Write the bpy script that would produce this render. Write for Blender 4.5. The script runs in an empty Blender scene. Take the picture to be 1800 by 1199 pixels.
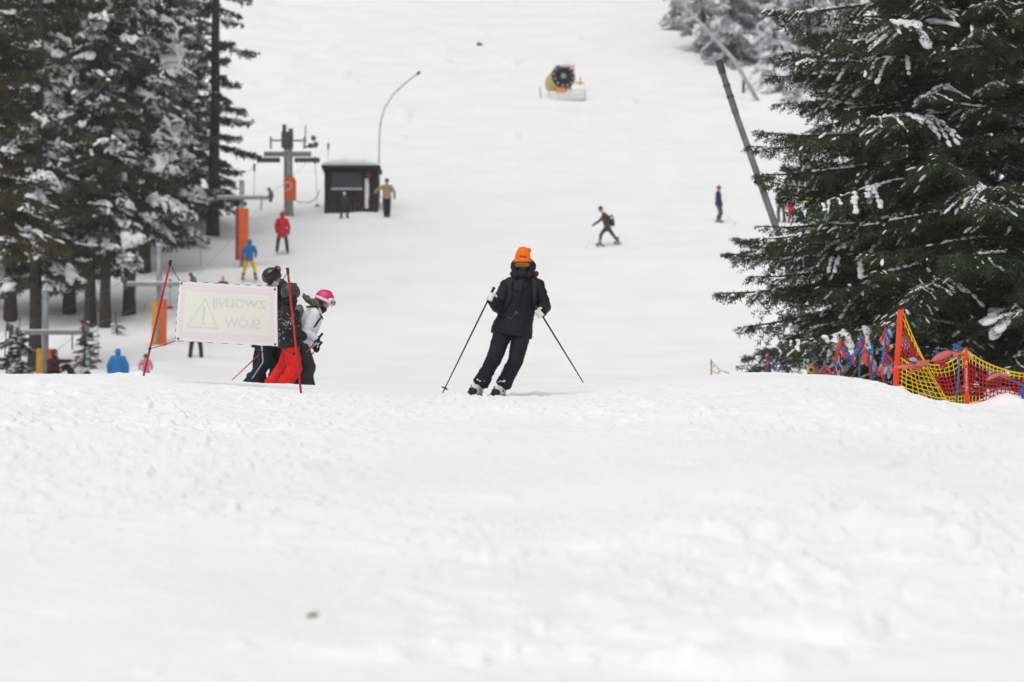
import bpy, math, random
import numpy as np
from mathutils import Vector, Matrix, noise as mnoise

random.seed(7)
SC = bpy.context.scene
COL = SC.collection
R = math.radians

# ------------------------------------------------------------------ camera, sky, sun, exposure
F = 6120.0                                   # focal length in photo pixels (1800 wide)
PITCH = math.atan((940 - 599.5) / F)
CF = Vector((0, math.cos(PITCH), math.sin(PITCH)))
CU = Vector((0, -math.sin(PITCH), math.cos(PITCH)))
cam_d = bpy.data.cameras.new('camera')
cam = bpy.data.objects.new('camera', cam_d)
COL.objects.link(cam)
cam.rotation_euler = (R(90) + PITCH, 0, 0)
cam_d.sensor_width = 36
cam_d.lens = 36 * F / 1800
cam_d.clip_start = 0.5
cam_d.clip_end = 3000
cam_d.dof.use_dof = True
cam_d.dof.focus_distance = 41.5
cam_d.dof.aperture_fstop = 2.6
SC.camera = cam

world = bpy.data.worlds.new('World')
SC.world = world
world.use_nodes = True
wn = world.node_tree
bg = wn.nodes['Background']
sky = wn.nodes.new('ShaderNodeTexSky')
sky.sky_type = 'NISHITA'
sky.sun_disc = False
SUN_EL, SUN_AZ = R(62), R(-158)
sky.sun_elevation = SUN_EL
sky.sun_rotation = SUN_AZ
sky.dust_density = 6
hsv = wn.nodes.new('ShaderNodeHueSaturation')   # an overcast sky: grey rather than blue
hsv.inputs['Saturation'].default_value = 0.12
wn.links.new(sky.outputs[0], hsv.inputs['Color'])
wn.links.new(hsv.outputs[0], bg.inputs['Color'])
bg.inputs['Strength'].default_value = 0.14

sun_d = bpy.data.lights.new('sun', 'SUN')
sun_d.energy = 0.85
sun_d.angle = R(62)
sun_d.color = (1, 0.98, 0.95)
sun = bpy.data.objects.new('sun', sun_d)
COL.objects.link(sun)
sd = Vector((math.sin(SUN_AZ) * math.cos(SUN_EL), math.cos(SUN_AZ) * math.cos(SUN_EL), math.sin(SUN_EL)))
sun.rotation_euler = sd.to_track_quat('Z', 'Y').to_euler()

SC.view_settings.view_transform = 'Standard'
SC.view_settings.look = 'None'
SC.view_settings.gamma = 1
SC.view_settings.exposure = -0.26


def ray(px, py):
    d = CF + Vector((1, 0, 0)) * ((px - 900) / F) + CU * ((599.5 - py) / F)
    return d / d.y


def at(px, py, Y):
    return ray(px, py) * Y


# ------------------------------------------------------------------ materials
def nodes_of(name):
    m = bpy.data.materials.new(name)
    m.use_nodes = True
    return m, m.node_tree, m.node_tree.nodes['Principled BSDF']


def mat(name, col, rough=0.65, var=0.18, scale=9.0, bump=0.0, bscale=60.0, metal=0.0, spec=0.3, col2=None, trans=0.0, detail=4, coat=0.0):
    m, nt, b = nodes_of(name)
    tc = nt.nodes.new('ShaderNodeTexCoord')
    nz = nt.nodes.new('ShaderNodeTexNoise')
    nz.inputs['Scale'].default_value = scale
    nz.inputs['Detail'].default_value = detail
    nt.links.new(tc.outputs['Object'], nz.inputs['Vector'])
    rp = nt.nodes.new('ShaderNodeValToRGB')
    a = [max(0, c * (1 - var)) for c in col]
    c2 = col2 if col2 else [min(1, c * (1 + var)) for c in col]
    rp.color_ramp.elements[0].position = 0.33
    rp.color_ramp.elements[1].position = 0.67
    rp.color_ramp.elements[0].color = (*a, 1)
    rp.color_ramp.elements[1].color = (*c2, 1)
    nt.links.new(nz.outputs['Fac'], rp.inputs['Fac'])
    nt.links.new(rp.outputs['Color'], b.inputs['Base Color'])
    b.inputs['Roughness'].default_value = rough
    b.inputs['Metallic'].default_value = metal
    b.inputs['Specular IOR Level'].default_value = spec
    b.inputs['Coat Weight'].default_value = coat
    if bump:
        n2 = nt.nodes.new('ShaderNodeTexNoise')
        n2.inputs['Scale'].default_value = bscale
        n2.inputs['Detail'].default_value = 3
        nt.links.new(tc.outputs['Object'], n2.inputs['Vector'])
        bp = nt.nodes.new('ShaderNodeBump')
        bp.inputs['Strength'].default_value = 1.0
        bp.inputs['Distance'].default_value = bump
        nt.links.new(n2.outputs['Fac'], bp.inputs['Height'])
        nt.links.new(bp.outputs['Normal'], b.inputs['Normal'])
    if trans:
        out = nt.nodes['Material Output']
        tl = nt.nodes.new('ShaderNodeBsdfTranslucent')
        nt.links.new(rp.outputs['Color'], tl.inputs['Color'])
        mx = nt.nodes.new('ShaderNodeMixShader')
        mx.inputs[0].default_value = trans
        nt.links.new(b.outputs[0], mx.inputs[1])
        nt.links.new(tl.outputs[0], mx.inputs[2])
        nt.links.new(mx.outputs[0], out.inputs['Surface'])
    return m


def make_snow():
    m, nt, b = nodes_of('piste_snow')
    tc = nt.nodes.new('ShaderNodeTexCoord')

    def nz(s, d):
        n = nt.nodes.new('ShaderNodeTexNoise')
        n.inputs['Scale'].default_value = s
        n.inputs['Detail'].default_value = d
        nt.links.new(tc.outputs['Object'], n.inputs['Vector'])
        return n
    big = nz(0.35, 5)
    rp = nt.nodes.new('ShaderNodeValToRGB')
    rp.color_ramp.elements[0].color = (0.855, 0.865, 0.875, 1)
    rp.color_ramp.elements[1].color = (0.905, 0.905, 0.905, 1)
    rp.color_ramp.elements[0].position = 0.35
    rp.color_ramp.elements[1].position = 0.6
    nt.links.new(big.outputs['Fac'], rp.inputs['Fac'])
    nt.links.new(rp.outputs['Color'], b.inputs['Base Color'])
    b.inputs['Roughness'].default_value = 0.75
    b.inputs['Specular IOR Level'].default_value = 0.2
    f1 = nz(38, 5)
    f2 = nz(7, 4)
    ad = nt.nodes.new('ShaderNodeMath')
    ad.operation = 'MULTIPLY_ADD'
    nt.links.new(f2.outputs['Fac'], ad.inputs[0])
    ad.inputs[1].default_value = 2.0
    nt.links.new(f1.outputs['Fac'], ad.inputs[2])
    bp = nt.nodes.new('ShaderNodeBump')
    bp.inputs['Strength'].default_value = 0.6
    bp.inputs['Distance'].default_value = 0.012
    nt.links.new(ad.outputs[0], bp.inputs['Height'])
    nt.links.new(bp.outputs['Normal'], b.inputs['Normal'])
    return m


M = {}
M['snow'] = make_snow()
M['snow_lump'] = mat('settled_snow', (0.84, 0.85, 0.86), 0.8, 0.05, 6, 0.01, 30, spec=0.15)
M['bark'] = mat('spruce_bark', (0.058, 0.05, 0.044), 0.95, 0.45, 14, 0.02, 40, spec=0.1)
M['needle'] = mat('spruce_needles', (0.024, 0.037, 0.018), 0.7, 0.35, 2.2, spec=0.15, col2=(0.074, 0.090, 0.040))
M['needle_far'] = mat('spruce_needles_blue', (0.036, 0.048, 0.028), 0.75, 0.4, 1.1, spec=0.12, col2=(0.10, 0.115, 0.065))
M['needle_olive'] = mat('spruce_needles_olive', (0.05, 0.046, 0.02), 0.75, 0.4, 1.3, spec=0.12, col2=(0.11, 0.095, 0.04))
M['needle_grey'] = mat('rime_needles', (0.13, 0.14, 0.13), 0.8, 0.5, 1.0, spec=0.1, col2=(0.26, 0.27, 0.27))
M['needle_frost'] = mat('frosted_needles', (0.44, 0.45, 0.46), 0.85, 0.3, 0.9, spec=0.1, col2=(0.70, 0.71, 0.73))
M['needle_white'] = mat('snow_plastered_needles', (0.74, 0.75, 0.77), 0.85, 0.1, 0.9, spec=0.1)
M['steel'] = mat('galvanised_steel', (0.30, 0.31, 0.32), 0.55, 0.2, 5, metal=0.3)
M['lance_grey'] = mat('weathered_lance_metal', (0.15, 0.155, 0.16), 0.6, 0.2, 4, metal=0.2)
M['steel_dark'] = mat('dark_steel', (0.09, 0.09, 0.10), 0.5, 0.3, 8, metal=0.3)
M['pad_orange'] = mat('orange_pad', (0.72, 0.13, 0.025), 0.6, 0.1, 3)
M['pad_yellow'] = mat('yellow_pad', (0.70, 0.36, 0.03), 0.6, 0.12, 3)
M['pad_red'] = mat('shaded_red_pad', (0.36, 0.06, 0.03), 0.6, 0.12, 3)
M['hut'] = mat('dark_stained_boards', (0.022, 0.017, 0.016), 0.8, 0.4, 3, 0.01, 20)
M['hut_glass'] = mat('hut_window_glass', (0.05, 0.055, 0.065), 0.25, 0.2, 2, spec=0.5)
M['white'] = mat('white_paint', (0.72, 0.72, 0.71), 0.6, 0.08, 5)
M['cable'] = mat('grey_cable', (0.16, 0.16, 0.17), 0.6, 0.2, 3)
M['frosted_pipe'] = mat('frosted_pipe', (0.42, 0.43, 0.44), 0.6, 0.2, 4)
M['skin'] = mat('skin', (0.56, 0.31, 0.23), 0.55, 0.12, 20)
M['lips'] = mat('lips', (0.42, 0.10, 0.09), 0.5, 0.1, 30)
M['fur'] = mat('hood_fur', (0.20, 0.16, 0.13), 0.9, 0.45, 60, 0.01, 140)
M['hair'] = mat('brown_hair', (0.10, 0.055, 0.03), 0.7, 0.3, 40)


def cloth(name, col, rough=0.72, var=0.16, bump=0.006, **k):
    M[name] = mat(name, col, rough, var, 14, bump, 55, spec=0.22, **k)


cloth('jacket_black', (0.0080, 0.0084, 0.0138), .62)
cloth('jacket_strap', (0.021, 0.021, 0.024))
cloth('trousers_navy_black', (0.0075, 0.0095, 0.016))
cloth('knit_orange', (0.88, 0.15, 0.012), 0.85, 0.14, 0.004)
cloth('glove_white', (0.72, 0.71, 0.66), 0.7, 0.1, 0.003)
cloth('black_cloth', (0.012, 0.012, 0.013))
cloth('navy_cloth', (0.012, 0.017, 0.032))
cloth('charcoal_cloth', (0.030, 0.031, 0.034))
cloth('red_trousers', (0.62, 0.011, 0.011))
cloth('patterned_black', (0.011, 0.010, 0.010), 0.6, 0.3, 0.006, col2=(0.022, 0.018, 0.02))
cloth('white_jacket', (0.74, 0.75, 0.78), 0.7, 0.07, 0.006)
cloth('grey_pack', (0.17, 0.165, 0.16))
cloth('maroon', (0.075, 0.012, 0.025))
cloth('blue_jacket', (0.018, 0.155, 0.42))
cloth('yellow_trousers', (0.72, 0.55, 0.02))
cloth('red_jacket', (0.58, 0.018, 0.03))
cloth('dark_jeans', (0.018, 0.026, 0.036))
cloth('teal_jeans', (0.045, 0.085, 0.105))
cloth('beige_jacket', (0.34, 0.26, 0.135))
cloth('brown_jacket', (0.062, 0.048, 0.040))
cloth('navy_jacket', (0.022, 0.028, 0.06))
cloth('pink_jacket', (0.52, 0.09, 0.19), col2=(0.68, 0.26, 0.36))
cloth('lime', (0.30, 0.66, 0.03))
cloth('dark_red', (0.24, 0.02, 0.04))
M['helmet_black'] = mat('black_helmet_shell', (0.010, 0.010, 0.011), 0.28, 0.1, 5, spec=0.5, coat=0.3)
M['helmet_grey'] = mat('grey_helmet_shell', (0.035, 0.036, 0.035), 0.38, 0.2, 6, spec=0.5)
M['helmet_charcoal'] = mat('charcoal_helmet_shell', (0.026, 0.028, 0.031), 0.4, 0.1, 5, spec=0.4)
M['helmet_pink'] = mat('pink_helmet_shell', (0.66, 0.016, 0.16), 0.35, 0.1, 5, spec=0.5)
M['helmet_green'] = mat('green_helmet_shell', (0.25, 0.62, 0.03), 0.35, 0.1, 5, spec=0.5)
M['helmet_white'] = mat('white_helmet_shell', (0.62, 0.62, 0.60), 0.4, 0.1, 5, spec=0.5)
M['rubber'] = mat('black_plastic', (0.011, 0.011, 0.012), 0.45, 0.2, 10)
M['lens_amber'] = mat('amber_lens', (0.22, 0.13, 0.022), 0.25, 0.25, 14, spec=0.3)
M['lens_grey'] = mat('silver_lens', (0.23, 0.22, 0.27), 0.2, 0.1, 6, spec=0.6)
M['boot_white'] = mat('white_boot_shell', (0.62, 0.61, 0.62), 0.4, 0.12, 10)
M['pole_red'] = mat('red_pole', (0.42, 0.014, 0.022), 0.45, 0.12, 6)
M['pole_orange'] = mat('orange_red_post', (0.78, 0.055, 0.012), 0.5, 0.08, 4)
M['pole_black'] = mat('black_pole', (0.012, 0.011, 0.012), 0.4, 0.2, 8)
M['pole_blue'] = mat('blue_pole', (0.02, 0.14, 0.30), 0.5, 0.15, 6)
M['cord'] = mat('black_cord', (0.012, 0.012, 0.012), 0.8, 0.2, 8)
M['net_yellow'] = mat('yellow_net', (0.80, 0.53, 0.008), 0.55, 0.1, 5)
M['net_red'] = mat('red_net', (0.50, 0.018, 0.024), 0.55, 0.14, 5)
M['flag_red'] = mat('red_film_flag', (0.72, 0.055, 0.055), 0.45, 0.12, 8, trans=0.35)
M['flag_salmon'] = mat('faded_red_film_flag', (0.75, 0.20, 0.16), 0.45, 0.12, 8, trans=0.35)
M['flag_blue'] = mat('blue_film_flag', (0.05, 0.15, 0.55), 0.45, 0.15, 8, trans=0.35)
M['flag_pale'] = mat('pale_film_flag', (0.40, 0.52, 0.66), 0.45, 0.15, 8, trans=0.35)
M['gun_yellow'] = mat('snow_gun_yellow', (0.52, 0.46, 0.15), 0.5, 0.15, 5)
M['gun_orange'] = mat('snow_gun_orange', (0.70, 0.25, 0.04), 0.5, 0.15, 5)
M['dirt'] = mat('brown_leaf', (0.34, 0.24, 0.10), 0.9, 0.4, 30)
M['lettering'] = mat('pale_lettering', (0.80, 0.62, 0.55), 0.6, 0.05, 4)


# ------------------------------------------------------------------ mesh helpers
class MB:
    def __init__(s):
        s.v = []
        s.f = []

    def add(s, vs, fs):
        o = len(s.v)
        s.v.extend([tuple(p) for p in vs])
        s.f.extend([tuple(i + o for i in f) for f in fs])

    def box(s, c, size, X=None, Y=None, Z=None):
        c = Vector(c)
        X = Vector(X).normalized() if X is not None else Vector((1, 0, 0))
        Y = Vector(Y).normalized() if Y is not None else Vector((0, 1, 0))
        Z = Vector(Z).normalized() if Z is not None else X.cross(Y)
        hx, hy, hz = [q / 2 for q in size]
        vs = [c + X * (a * hx) + Y * (b * hy) + Z * (d * hz) for d in (-1, 1) for b in (-1, 1) for a in (-1, 1)]
        s.add(vs, [(0, 2, 3, 1), (4, 5, 7, 6), (0, 1, 5, 4), (2, 6, 7, 3), (0, 4, 6, 2), (1, 3, 7, 5)])

    def loft(s, rings, closed_ends=True):
        n = len(rings[0])
        vs = [p for r in rings for p in r]
        fs = []
        for i in range(len(rings) - 1):
            for j in range(n):
                k = (j + 1) % n
                fs.append((i * n + j, i * n + k, (i + 1) * n + k, (i + 1) * n + j))
        if closed_ends:
            fs.append(tuple(reversed(range(n))))
            fs.append(tuple((len(rings) - 1) * n + j for j in range(n)))
        s.add(vs, fs)

    def tube(s, pts, rad, n=8):
        pts = [Vector(p) for p in pts]
        if not hasattr(rad, '__len__'):
            rad = [rad] * len(pts)
        rings = []
        ref = None
        for i, p in enumerate(pts):
            t = (pts[min(i + 1, len(pts) - 1)] - pts[max(i - 1, 0)])
            t = t.normalized() if t.length > 1e-9 else Vector((0, 0, 1))
            if ref is None:
                ref = Vector((0, 0, 1)) if abs(t.z) < 0.9 else Vector((0, 1, 0))
            a = (ref - t * ref.dot(t))
            a = a.normalized() if a.length > 1e-6 else t.orthogonal().normalized()
            b = t.cross(a)
            ref = a
            rings.append([p + (a * math.cos(2 * math.pi * j / n) + b * math.sin(2 * math.pi * j / n)) * rad[i] for j in range(n)])
        s.loft(rings)

    def capsule(s, p0, r0, p1, r1, n=12):
        p0, p1 = Vector(p0), Vector(p1)
        d = p1 - p0
        L = d.length
        t = d / L if L > 1e-6 else Vector((0, 0, 1))
        pts, rs = [], []
        for k in (85, 60, 35, 12):
            pts.append(p0 - t * r0 * math.sin(R(k))); rs.append(r0 * math.cos(R(k)))
        for k in (12, 35, 60, 85):
            pts.append(p1 + t * r1 * math.sin(R(k))); rs.append(r1 * math.cos(R(k)))
        s.tube(pts, rs, n)

    def chain(s, pts, rs, n=12):
        for i in range(len(pts) - 1):
            s.capsule(pts[i], rs[i], pts[i + 1], rs[i + 1], n)

    def ellipsoid(s, c, rad, X=(1, 0, 0), Y=(0, 1, 0), Z=(0, 0, 1), n=16, m=10):
        c, X, Y, Z = Vector(c), Vector(X), Vector(Y), Vector(Z)
        rings = []
        for i in range(m + 1):
            th = math.pi * (0.02 + 0.96 * i / m)
            rings.append([c + X * (rad[0] * math.sin(th) * math.cos(2 * math.pi * j / n)) + Y * (rad[1] * math.sin(th) * math.sin(2 * math.pi * j / n)) - Z * (rad[2] * math.cos(th)) for j in range(n)])
        s.loft(rings)

    def cyl(s, p0, p1, r, n=16, r1=None):
        s.tube([p0, p1], [r, r if r1 is None else r1], n)

    def mesh(s, name, material, smooth=True):
        me = bpy.data.meshes.new(name)
        me.from_pydata(s.v, [], s.f)
        me.update()
        if smooth:
            me.polygons.foreach_set('use_smooth', [True] * len(me.polygons))
        me.materials.append(material)
        return me

    def build(s, name, material, parent=None, smooth=False):
        o = bpy.data.objects.new(name, s.mesh(name, material, smooth))
        COL.objects.link(o)
        if parent is not None:
            o.parent = parent
        return o

    def skin(s, name, material, parent, voxel, it=4, wrinkle=0.0, wf=9.0, wdir=None, push=0.0):
        """fuse the shapes into one continuous surface"""
        me = bpy.data.meshes.new(name)
        me.from_pydata(s.v, [], s.f)
        me.update()
        o = bpy.data.objects.new(name, me)
        COL.objects.link(o)
        md = o.modifiers.new('fuse', 'REMESH')
        md.mode = 'VOXEL'
        md.voxel_size = voxel
        md.use_smooth_shade = True
        if it:
            sm = o.modifiers.new('smooth', 'SMOOTH')
            sm.iterations = it
            sm.factor = 0.5
        dg = bpy.context.evaluated_depsgraph_get()
        new = bpy.data.meshes.new_from_object(o.evaluated_get(dg))
        o.modifiers.clear()
        o.data = new
        bpy.data.meshes.remove(me)
        new.materials.clear()
        new.materials.append(material)
        new.polygons.foreach_set('use_smooth', [True] * len(new.polygons))
        if wrinkle:
            nr = [v.normal.copy() for v in new.vertices]
            for v, q in zip(new.vertices, nr):
                p = v.co
                a = mnoise.noise(Vector((p.x * wf, p.y * wf, p.z * wf * 1.7)))
                b = mnoise.noise(Vector((p.x * wf * 0.6 + 5, p.y * wf * 0.6, p.z * wf * 2.6 + 3 * a)))
                w = (1 - abs(b) * 2.2) * 0.7 + a * 0.5
                v.co = p + q * (w * wrinkle + push)
        new.name = name
        o.parent = parent
        return o


def empty(name, loc, label=None, cat=None, group=None):
    o = bpy.data.objects.new(name, None)
    o.empty_display_size = 0.2
    COL.objects.link(o)
    o.location = loc
    tag(o, label, cat, group)
    return o


def tag(o, label=None, cat=None, group=None, kind=None):
    if label:
        o['label'] = label
    if cat:
        o['category'] = cat
    if group:
        o['group'] = group
    if kind:
        o['kind'] = kind
    return o


def np_mesh(name, V, faces_n, idx, material, smooth=False):
    me = bpy.data.meshes.new(name)
    nf = len(idx) // faces_n
    me.vertices.add(len(V))
    me.vertices.foreach_set('co', np.ascontiguousarray(V, dtype=np.float32).ravel())
    me.loops.add(len(idx))
    me.loops.foreach_set('vertex_index', np.ascontiguousarray(idx, dtype=np.int32))
    me.polygons.add(nf)
    me.polygons.foreach_set('loop_start', np.arange(nf, dtype=np.int32) * faces_n)
    if smooth:
        me.polygons.foreach_set('use_smooth', np.ones(nf, dtype=bool))
    me.update(calc_edges=True)
    me.materials.append(material)
    return me


# ------------------------------------------------------------------ terrain
PY = np.array([-60, 0, 12.4, 25, 36, 40, 44, 48, 60, 80, 100, 115, 125, 140, 148, 158, 195, 240, 330, 420, 520, 640, 800], float)
PZ = np.array([-6.2, -1.5, -0.53, 0.46, 1.32, 1.62, 1.84, 1.83, 1.75, 2.3, 3.85, 5.2, 6.5, 10.0, 12.0, 14.4, 24.3, 36.9, 63, 88, 112, 130, 138], float)


def _slopes(x, y):
    d = np.diff(y) / np.diff(x)
    m = np.zeros_like(y)
    m[0], m[-1] = d[0], d[-1]
    for i in range(1, len(y) - 1):
        m[i] = 0 if d[i - 1] * d[i] <= 0 else 2 * d[i - 1] * d[i] / (d[i - 1] + d[i])
    return m


PM = _slopes(PY, PZ)


def prof(y):
    y = np.clip(y, PY[0], PY[-1])
    i = np.clip(np.searchsorted(PY, y) - 1, 0, len(PY) - 2)
    h = PY[i + 1] - PY[i]
    t = (y - PY[i]) / h
    return ((2 * t**3 - 3 * t**2 + 1) * PZ[i] + (t**3 - 2 * t**2 + t) * h * PM[i] + (-2 * t**3 + 3 * t**2) * PZ[i + 1] + (t**3 - t**2) * h * PM[i + 1])


def vnoise(x, y, seed):
    xi = np.floor(x).astype(np.int64)
    yi = np.floor(y).astype(np.int64)
    fx, fy = x - xi, y - yi

    def h(a, b):
        n = (a * 374761393 + b * 668265263 + seed * 1442695041) & 0xffffffff
        n = ((n ^ (n >> 13)) * 1274126177) & 0xffffffff
        n = n ^ (n >> 16)
        return (n & 0xffff) / 65535.0 * 2 - 1
    u = fx * fx * fx * (fx * (fx * 6 - 15) + 10)
    v = fy * fy * fy * (fy * (fy * 6 - 15) + 10)
    return (h(xi, yi) * (1 - u) + h(xi + 1, yi) * u) * (1 - v) + (h(xi, yi + 1) * (1 - u) + h(xi + 1, yi + 1) * u) * v


def sstep(a, b, x):
    t = np.clip((x - a) / (b - a), 0, 1)
    return t * t * (3 - 2 * t)


CX = np.array([-900, 0, 250, 330, 520, 650, 800, 1000, 1100, 1250, 1350, 1490, 1535, 1575, 1640, 1720, 1800, 2000, 2700], float)
CY = np.array([650, 657, 657, 668, 675, 682, 686, 682, 675, 664, 658, 664, 669, 690, 702, 713, 712, 700, 690], float)


def base_h(x, y):
    z = prof(y)
    x0 = x / 42.0 * F + 900
    dz = (682 - np.interp(x0, CX, CY)) / F * 42.0
    z = z + dz * sstep(24, 39, y) * (1 - sstep(46, 62, y))
    # the snow mound under the net on the right
    mx, my = 6.12, 43.3
    z = z + 0.20 * np.exp(-(((x - mx) / 0.30)**2 + ((y - my) / 0.6)**2))
    return z


def hit(px, py, y0=100.0, y1=420.0):
    """where the line of sight through a photo pixel meets the ground beyond y0"""
    d = ray(px, py)
    ys = np.linspace(y0, y1, 6000)
    g = base_h(d.x * ys, ys) - d.z * ys
    k = np.argmax(g > 0)
    Y = ys[k]
    return Vector((d.x * Y, Y, float(base_h(np.array([d.x * Y]), np.array([Y]))[0])))


def gz(x, y):
    return float(base_h(np.array([float(x)]), np.array([float(y)]))[0])


def on_ground(px, Y):
    x = (px - 900) / F * Y * (CF.y)
    x = ray(px, 700).x * Y
    return Vector((x, Y, gz(x, Y)))


# broken crust edges and ski cuts in the foreground: photo line -> place on the slope
CUTS = [  # x1,y1,x2,y2, height, softness, run-out
    (1545, 838, 1600, 812, .035, .03, .5), (1550, 860, 1650, 888, .05, .025, .6), (1570, 884, 1672, 906, .06, .03, .7),
    (1380, 858, 1428, 870, .035, .03, .4), (1160, 812, 1240, 828, .03, .03, .4), (1410, 810, 1470, 816, .025, .03, .5),
    (1130, 922, 1265, 948, .07, .06, .9), (1400, 918, 1640, 968, .10, .10, 1.0), (1470, 985, 1570, 992, .04, .04, .5),
    (1030, 1108, 1200, 1136, .06, .05, .8), (1120, 1145, 1310, 1190, .045, .06, .8), (1370, 1185, 1530, 1150, .05, .07, 1.0),
    (1500, 1128, 1560, 1110, .08, .06, .6), (1335, 1030, 1375, 1036, .06, .04, .3), (1370, 850, 1480, 852, .03, .03, .5),
    (1700, 905, 1760, 890, .03, .04, .4), (560, 765, 640, 760, .03, .04, .5), (520, 850, 640, 845, .03, .05, .6),
    (380, 950, 480, 955, .02, .05, .6), (640, 1165, 730, 1158, .04, .06, .6), (280, 740, 480, 748, .02, .05, .7),
    (860, 1150, 960, 1140, .03, .05, .5), (0, 920, 60, 925, .03, .06, .5), (1255, 870, 1400, 905, .03, .05, .7),
    (1560, 1000, 1800, 1040, .03, .06, .8), (1090, 770, 1190, 775, .02, .04, .5), (660, 1020, 830, 1030, .02, .06, .7),
]
_r = random.Random(21)
for _k in range(46):
    _x, _y = _r.uniform(950, 1800) if _k % 3 else _r.uniform(0, 1000), _r.uniform(735, 1180)
    _l = _r.uniform(25, 110) * (0.6 + (_y - 700) / 500)
    CUTS.append((_x, _y, _x + _l, _y + _l * _r.uniform(-.12, .28), _r.uniform(.015, .04), _r.uniform(.02, .05), _r.uniform(.25, .7)))
LUMPS = [(1425, 752, .11, .05), (1462, 728, .06, .03), (1390, 735, .04, .03), (590, 762, .07, .03), (1340, 762, .05, .03), (1590, 770, .06, .03), (1160, 720, .05, .025),
         (812, 699, .15, .06), (852, 700, .15, .06), (838, 704, .2, .02), (1740, 980, .07, .05), (1355, 1030, .09, .05), (700, 745, .05, .025), (240, 800, .05, .025), (1210, 745, .05, .03),
         (420, 1140, .05, .03), (880, 870, .05, .02), (1620, 930, .06, .04), (1690, 760, .05, .03), (310, 1110, .04, .02)]


def full_h(x, y):
    z = base_h(x, y)
    near = 1 - sstep(50, 75, y)
    far = sstep(95, 125, y)
    # rotate so that the smeared ski marks run slightly across the slope
    rx, ry = x * 0.94 + y * 0.10, y * 0.55 - x * 0.14
    mask = 0.25 + 0.75 * sstep(-0.35, 0.45, vnoise(x * 0.42 + 3, y * 0.16 + 1, 11) + 0.35 * vnoise(x * 1.3, y * 0.5, 12))
    crestfade = 1 - 0.35 * sstep(30, 40, y)
    d = 0.030 * vnoise(rx * 0.5, ry * 0.5, 1) + 0.016 * vnoise(rx * 1.6, ry * 1.5, 2)
    d = d + mask * (0.024 * vnoise(rx * 3.7, ry * 3.4, 3) + 0.019 * vnoise(x * 8.5, y * 6, 4) + 0.008 * vnoise(x * 19, y * 13, 5)) - mask * 0.05 * np.clip(vnoise(x * 5.2, y * 4.1, 51) + 0.5 * vnoise(x * 12, y * 9, 52) - 0.62, 0, 1)
    cr = np.clip(vnoise(x * 7.5, y * 5.5, 6) + 0.4 * vnoise(x * 17, y * 12, 7) - 0.62, 0, 1)
    d = d + mask * 0.075 * cr**0.7
    streak = np.clip(vnoise(rx * 0.9 + 0.6 * ry, ry * 4.0, 8) - 0.3, 0, 1)
    d = d + 0.012 * streak
    z = z + near * crestfade * d * 0.95
    z = z + far * (0.10 * vnoise(x * 0.13, y * 0.13, 21) + 0.05 * vnoise(x * 0.45, y * 0.35, 22) + 0.025 * vnoise(x * 1.3, y * 0.9, 23))
    pat = np.clip(vnoise(x * 0.5 + 9, y * 0.28, 24) + 0.5 * vnoise(x * 1.2, y * 0.7, 25) - 0.75, 0, 1)
    z = z + far * 0.35 * pat * sstep(160, 190, y)
    # forest floor on both sides is rougher
    wood = far * (sstep(8, 13, -x) * 0.22 + sstep(22, 30, x) * 0.3)
    z = z + wood * vnoise(x * 0.5, y * 0.5, 26)
    return z


def flat_hit(px, py):
    d = ray(px, py)
    lo, hi = 5.0, 46.0
    ys = np.linspace(lo, hi, 4000)
    g = base_h(d.x * ys, ys) - d.z * ys
    Y = ys[np.argmax(g > 0)] if (g > 0).any() else hi
    return np.array([d.x * Y, Y])


def build_ground():
    rows = np.concatenate([np.linspace(-60, 6, 12, endpoint=False), 1 / np.linspace(1 / 6.0, 1 / 30.0, 420, endpoint=False), np.linspace(30, 48, 300, endpoint=False),
                           np.linspace(48, 112, 70, endpoint=False), np.linspace(112, 260, 240, endpoint=False), np.linspace(260, 800, 50)])
    us = np.concatenate([-np.geomspace(3.2, 0.19, 26), np.linspace(-0.175, 0.175, 760), np.geomspace(0.19, 3.2, 26)])
    Yg, Ug = np.meshgrid(rows, us, indexing='ij')
    wdt = np.where(Yg < 14, np.maximum(Yg * 0.5 + 7, 7), Yg)       # fan out with distance, never narrower than the camera's own surroundings
    Xg = Ug * np.clip(wdt, 7, None)
    Z = full_h(Xg, Yg)
    for x1, y1, x2, y2, hgt, soft, run in CUTS:
        a, b = flat_hit(x1, y1), flat_hit(x2, y2)
        t = b - a
        L = np.linalg.norm(t)
        t = t / L
        n = np.array([-t[1], t[0]])
        if n[1] < 0:
            n = -n
        dx, dy = Xg - a[0], Yg - a[1]
        al = (dx * t[0] + dy * t[1]) / L
        wob = 0.03 * vnoise(al * L * 3, al * 0 + hgt * 100, 31)
        ac = dx * n[0] + dy * n[1] + wob
        end = sstep(-0.12, 0.25, al) * (1 - sstep(0.75, 1.12, al))
        Z += hgt * 1.0 * end * sstep(-soft, soft, ac) * np.exp(-np.clip(ac, 0, None) / run)
    for lx, ly, rad, hh in LUMPS:
        p = flat_hit(lx, ly)
        q = ((Xg - p[0]) / rad)**2 + ((Yg - p[1]) / (rad * 1.3))**2
        Z += hh * np.exp(-q) * (1 + 0.5 * vnoise(Xg * 30, Yg * 25, 41))
    nr, nc = Yg.shape
    V = np.stack([Xg, Yg, Z], -1).reshape(-1, 3)
    i = np.arange(nr - 1)[:, None] * nc + np.arange(nc - 1)[None, :]
    idx = np.stack([i, i + 1, i + nc + 1, i + nc], -1).reshape(-1)
    me = np_mesh('snow_ground', V, 4, idx, M['snow'], True)
    o = bpy.data.objects.new('snow_ground', me)
    COL.objects.link(o)
    tag(o, kind='structure')


build_ground()


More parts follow.
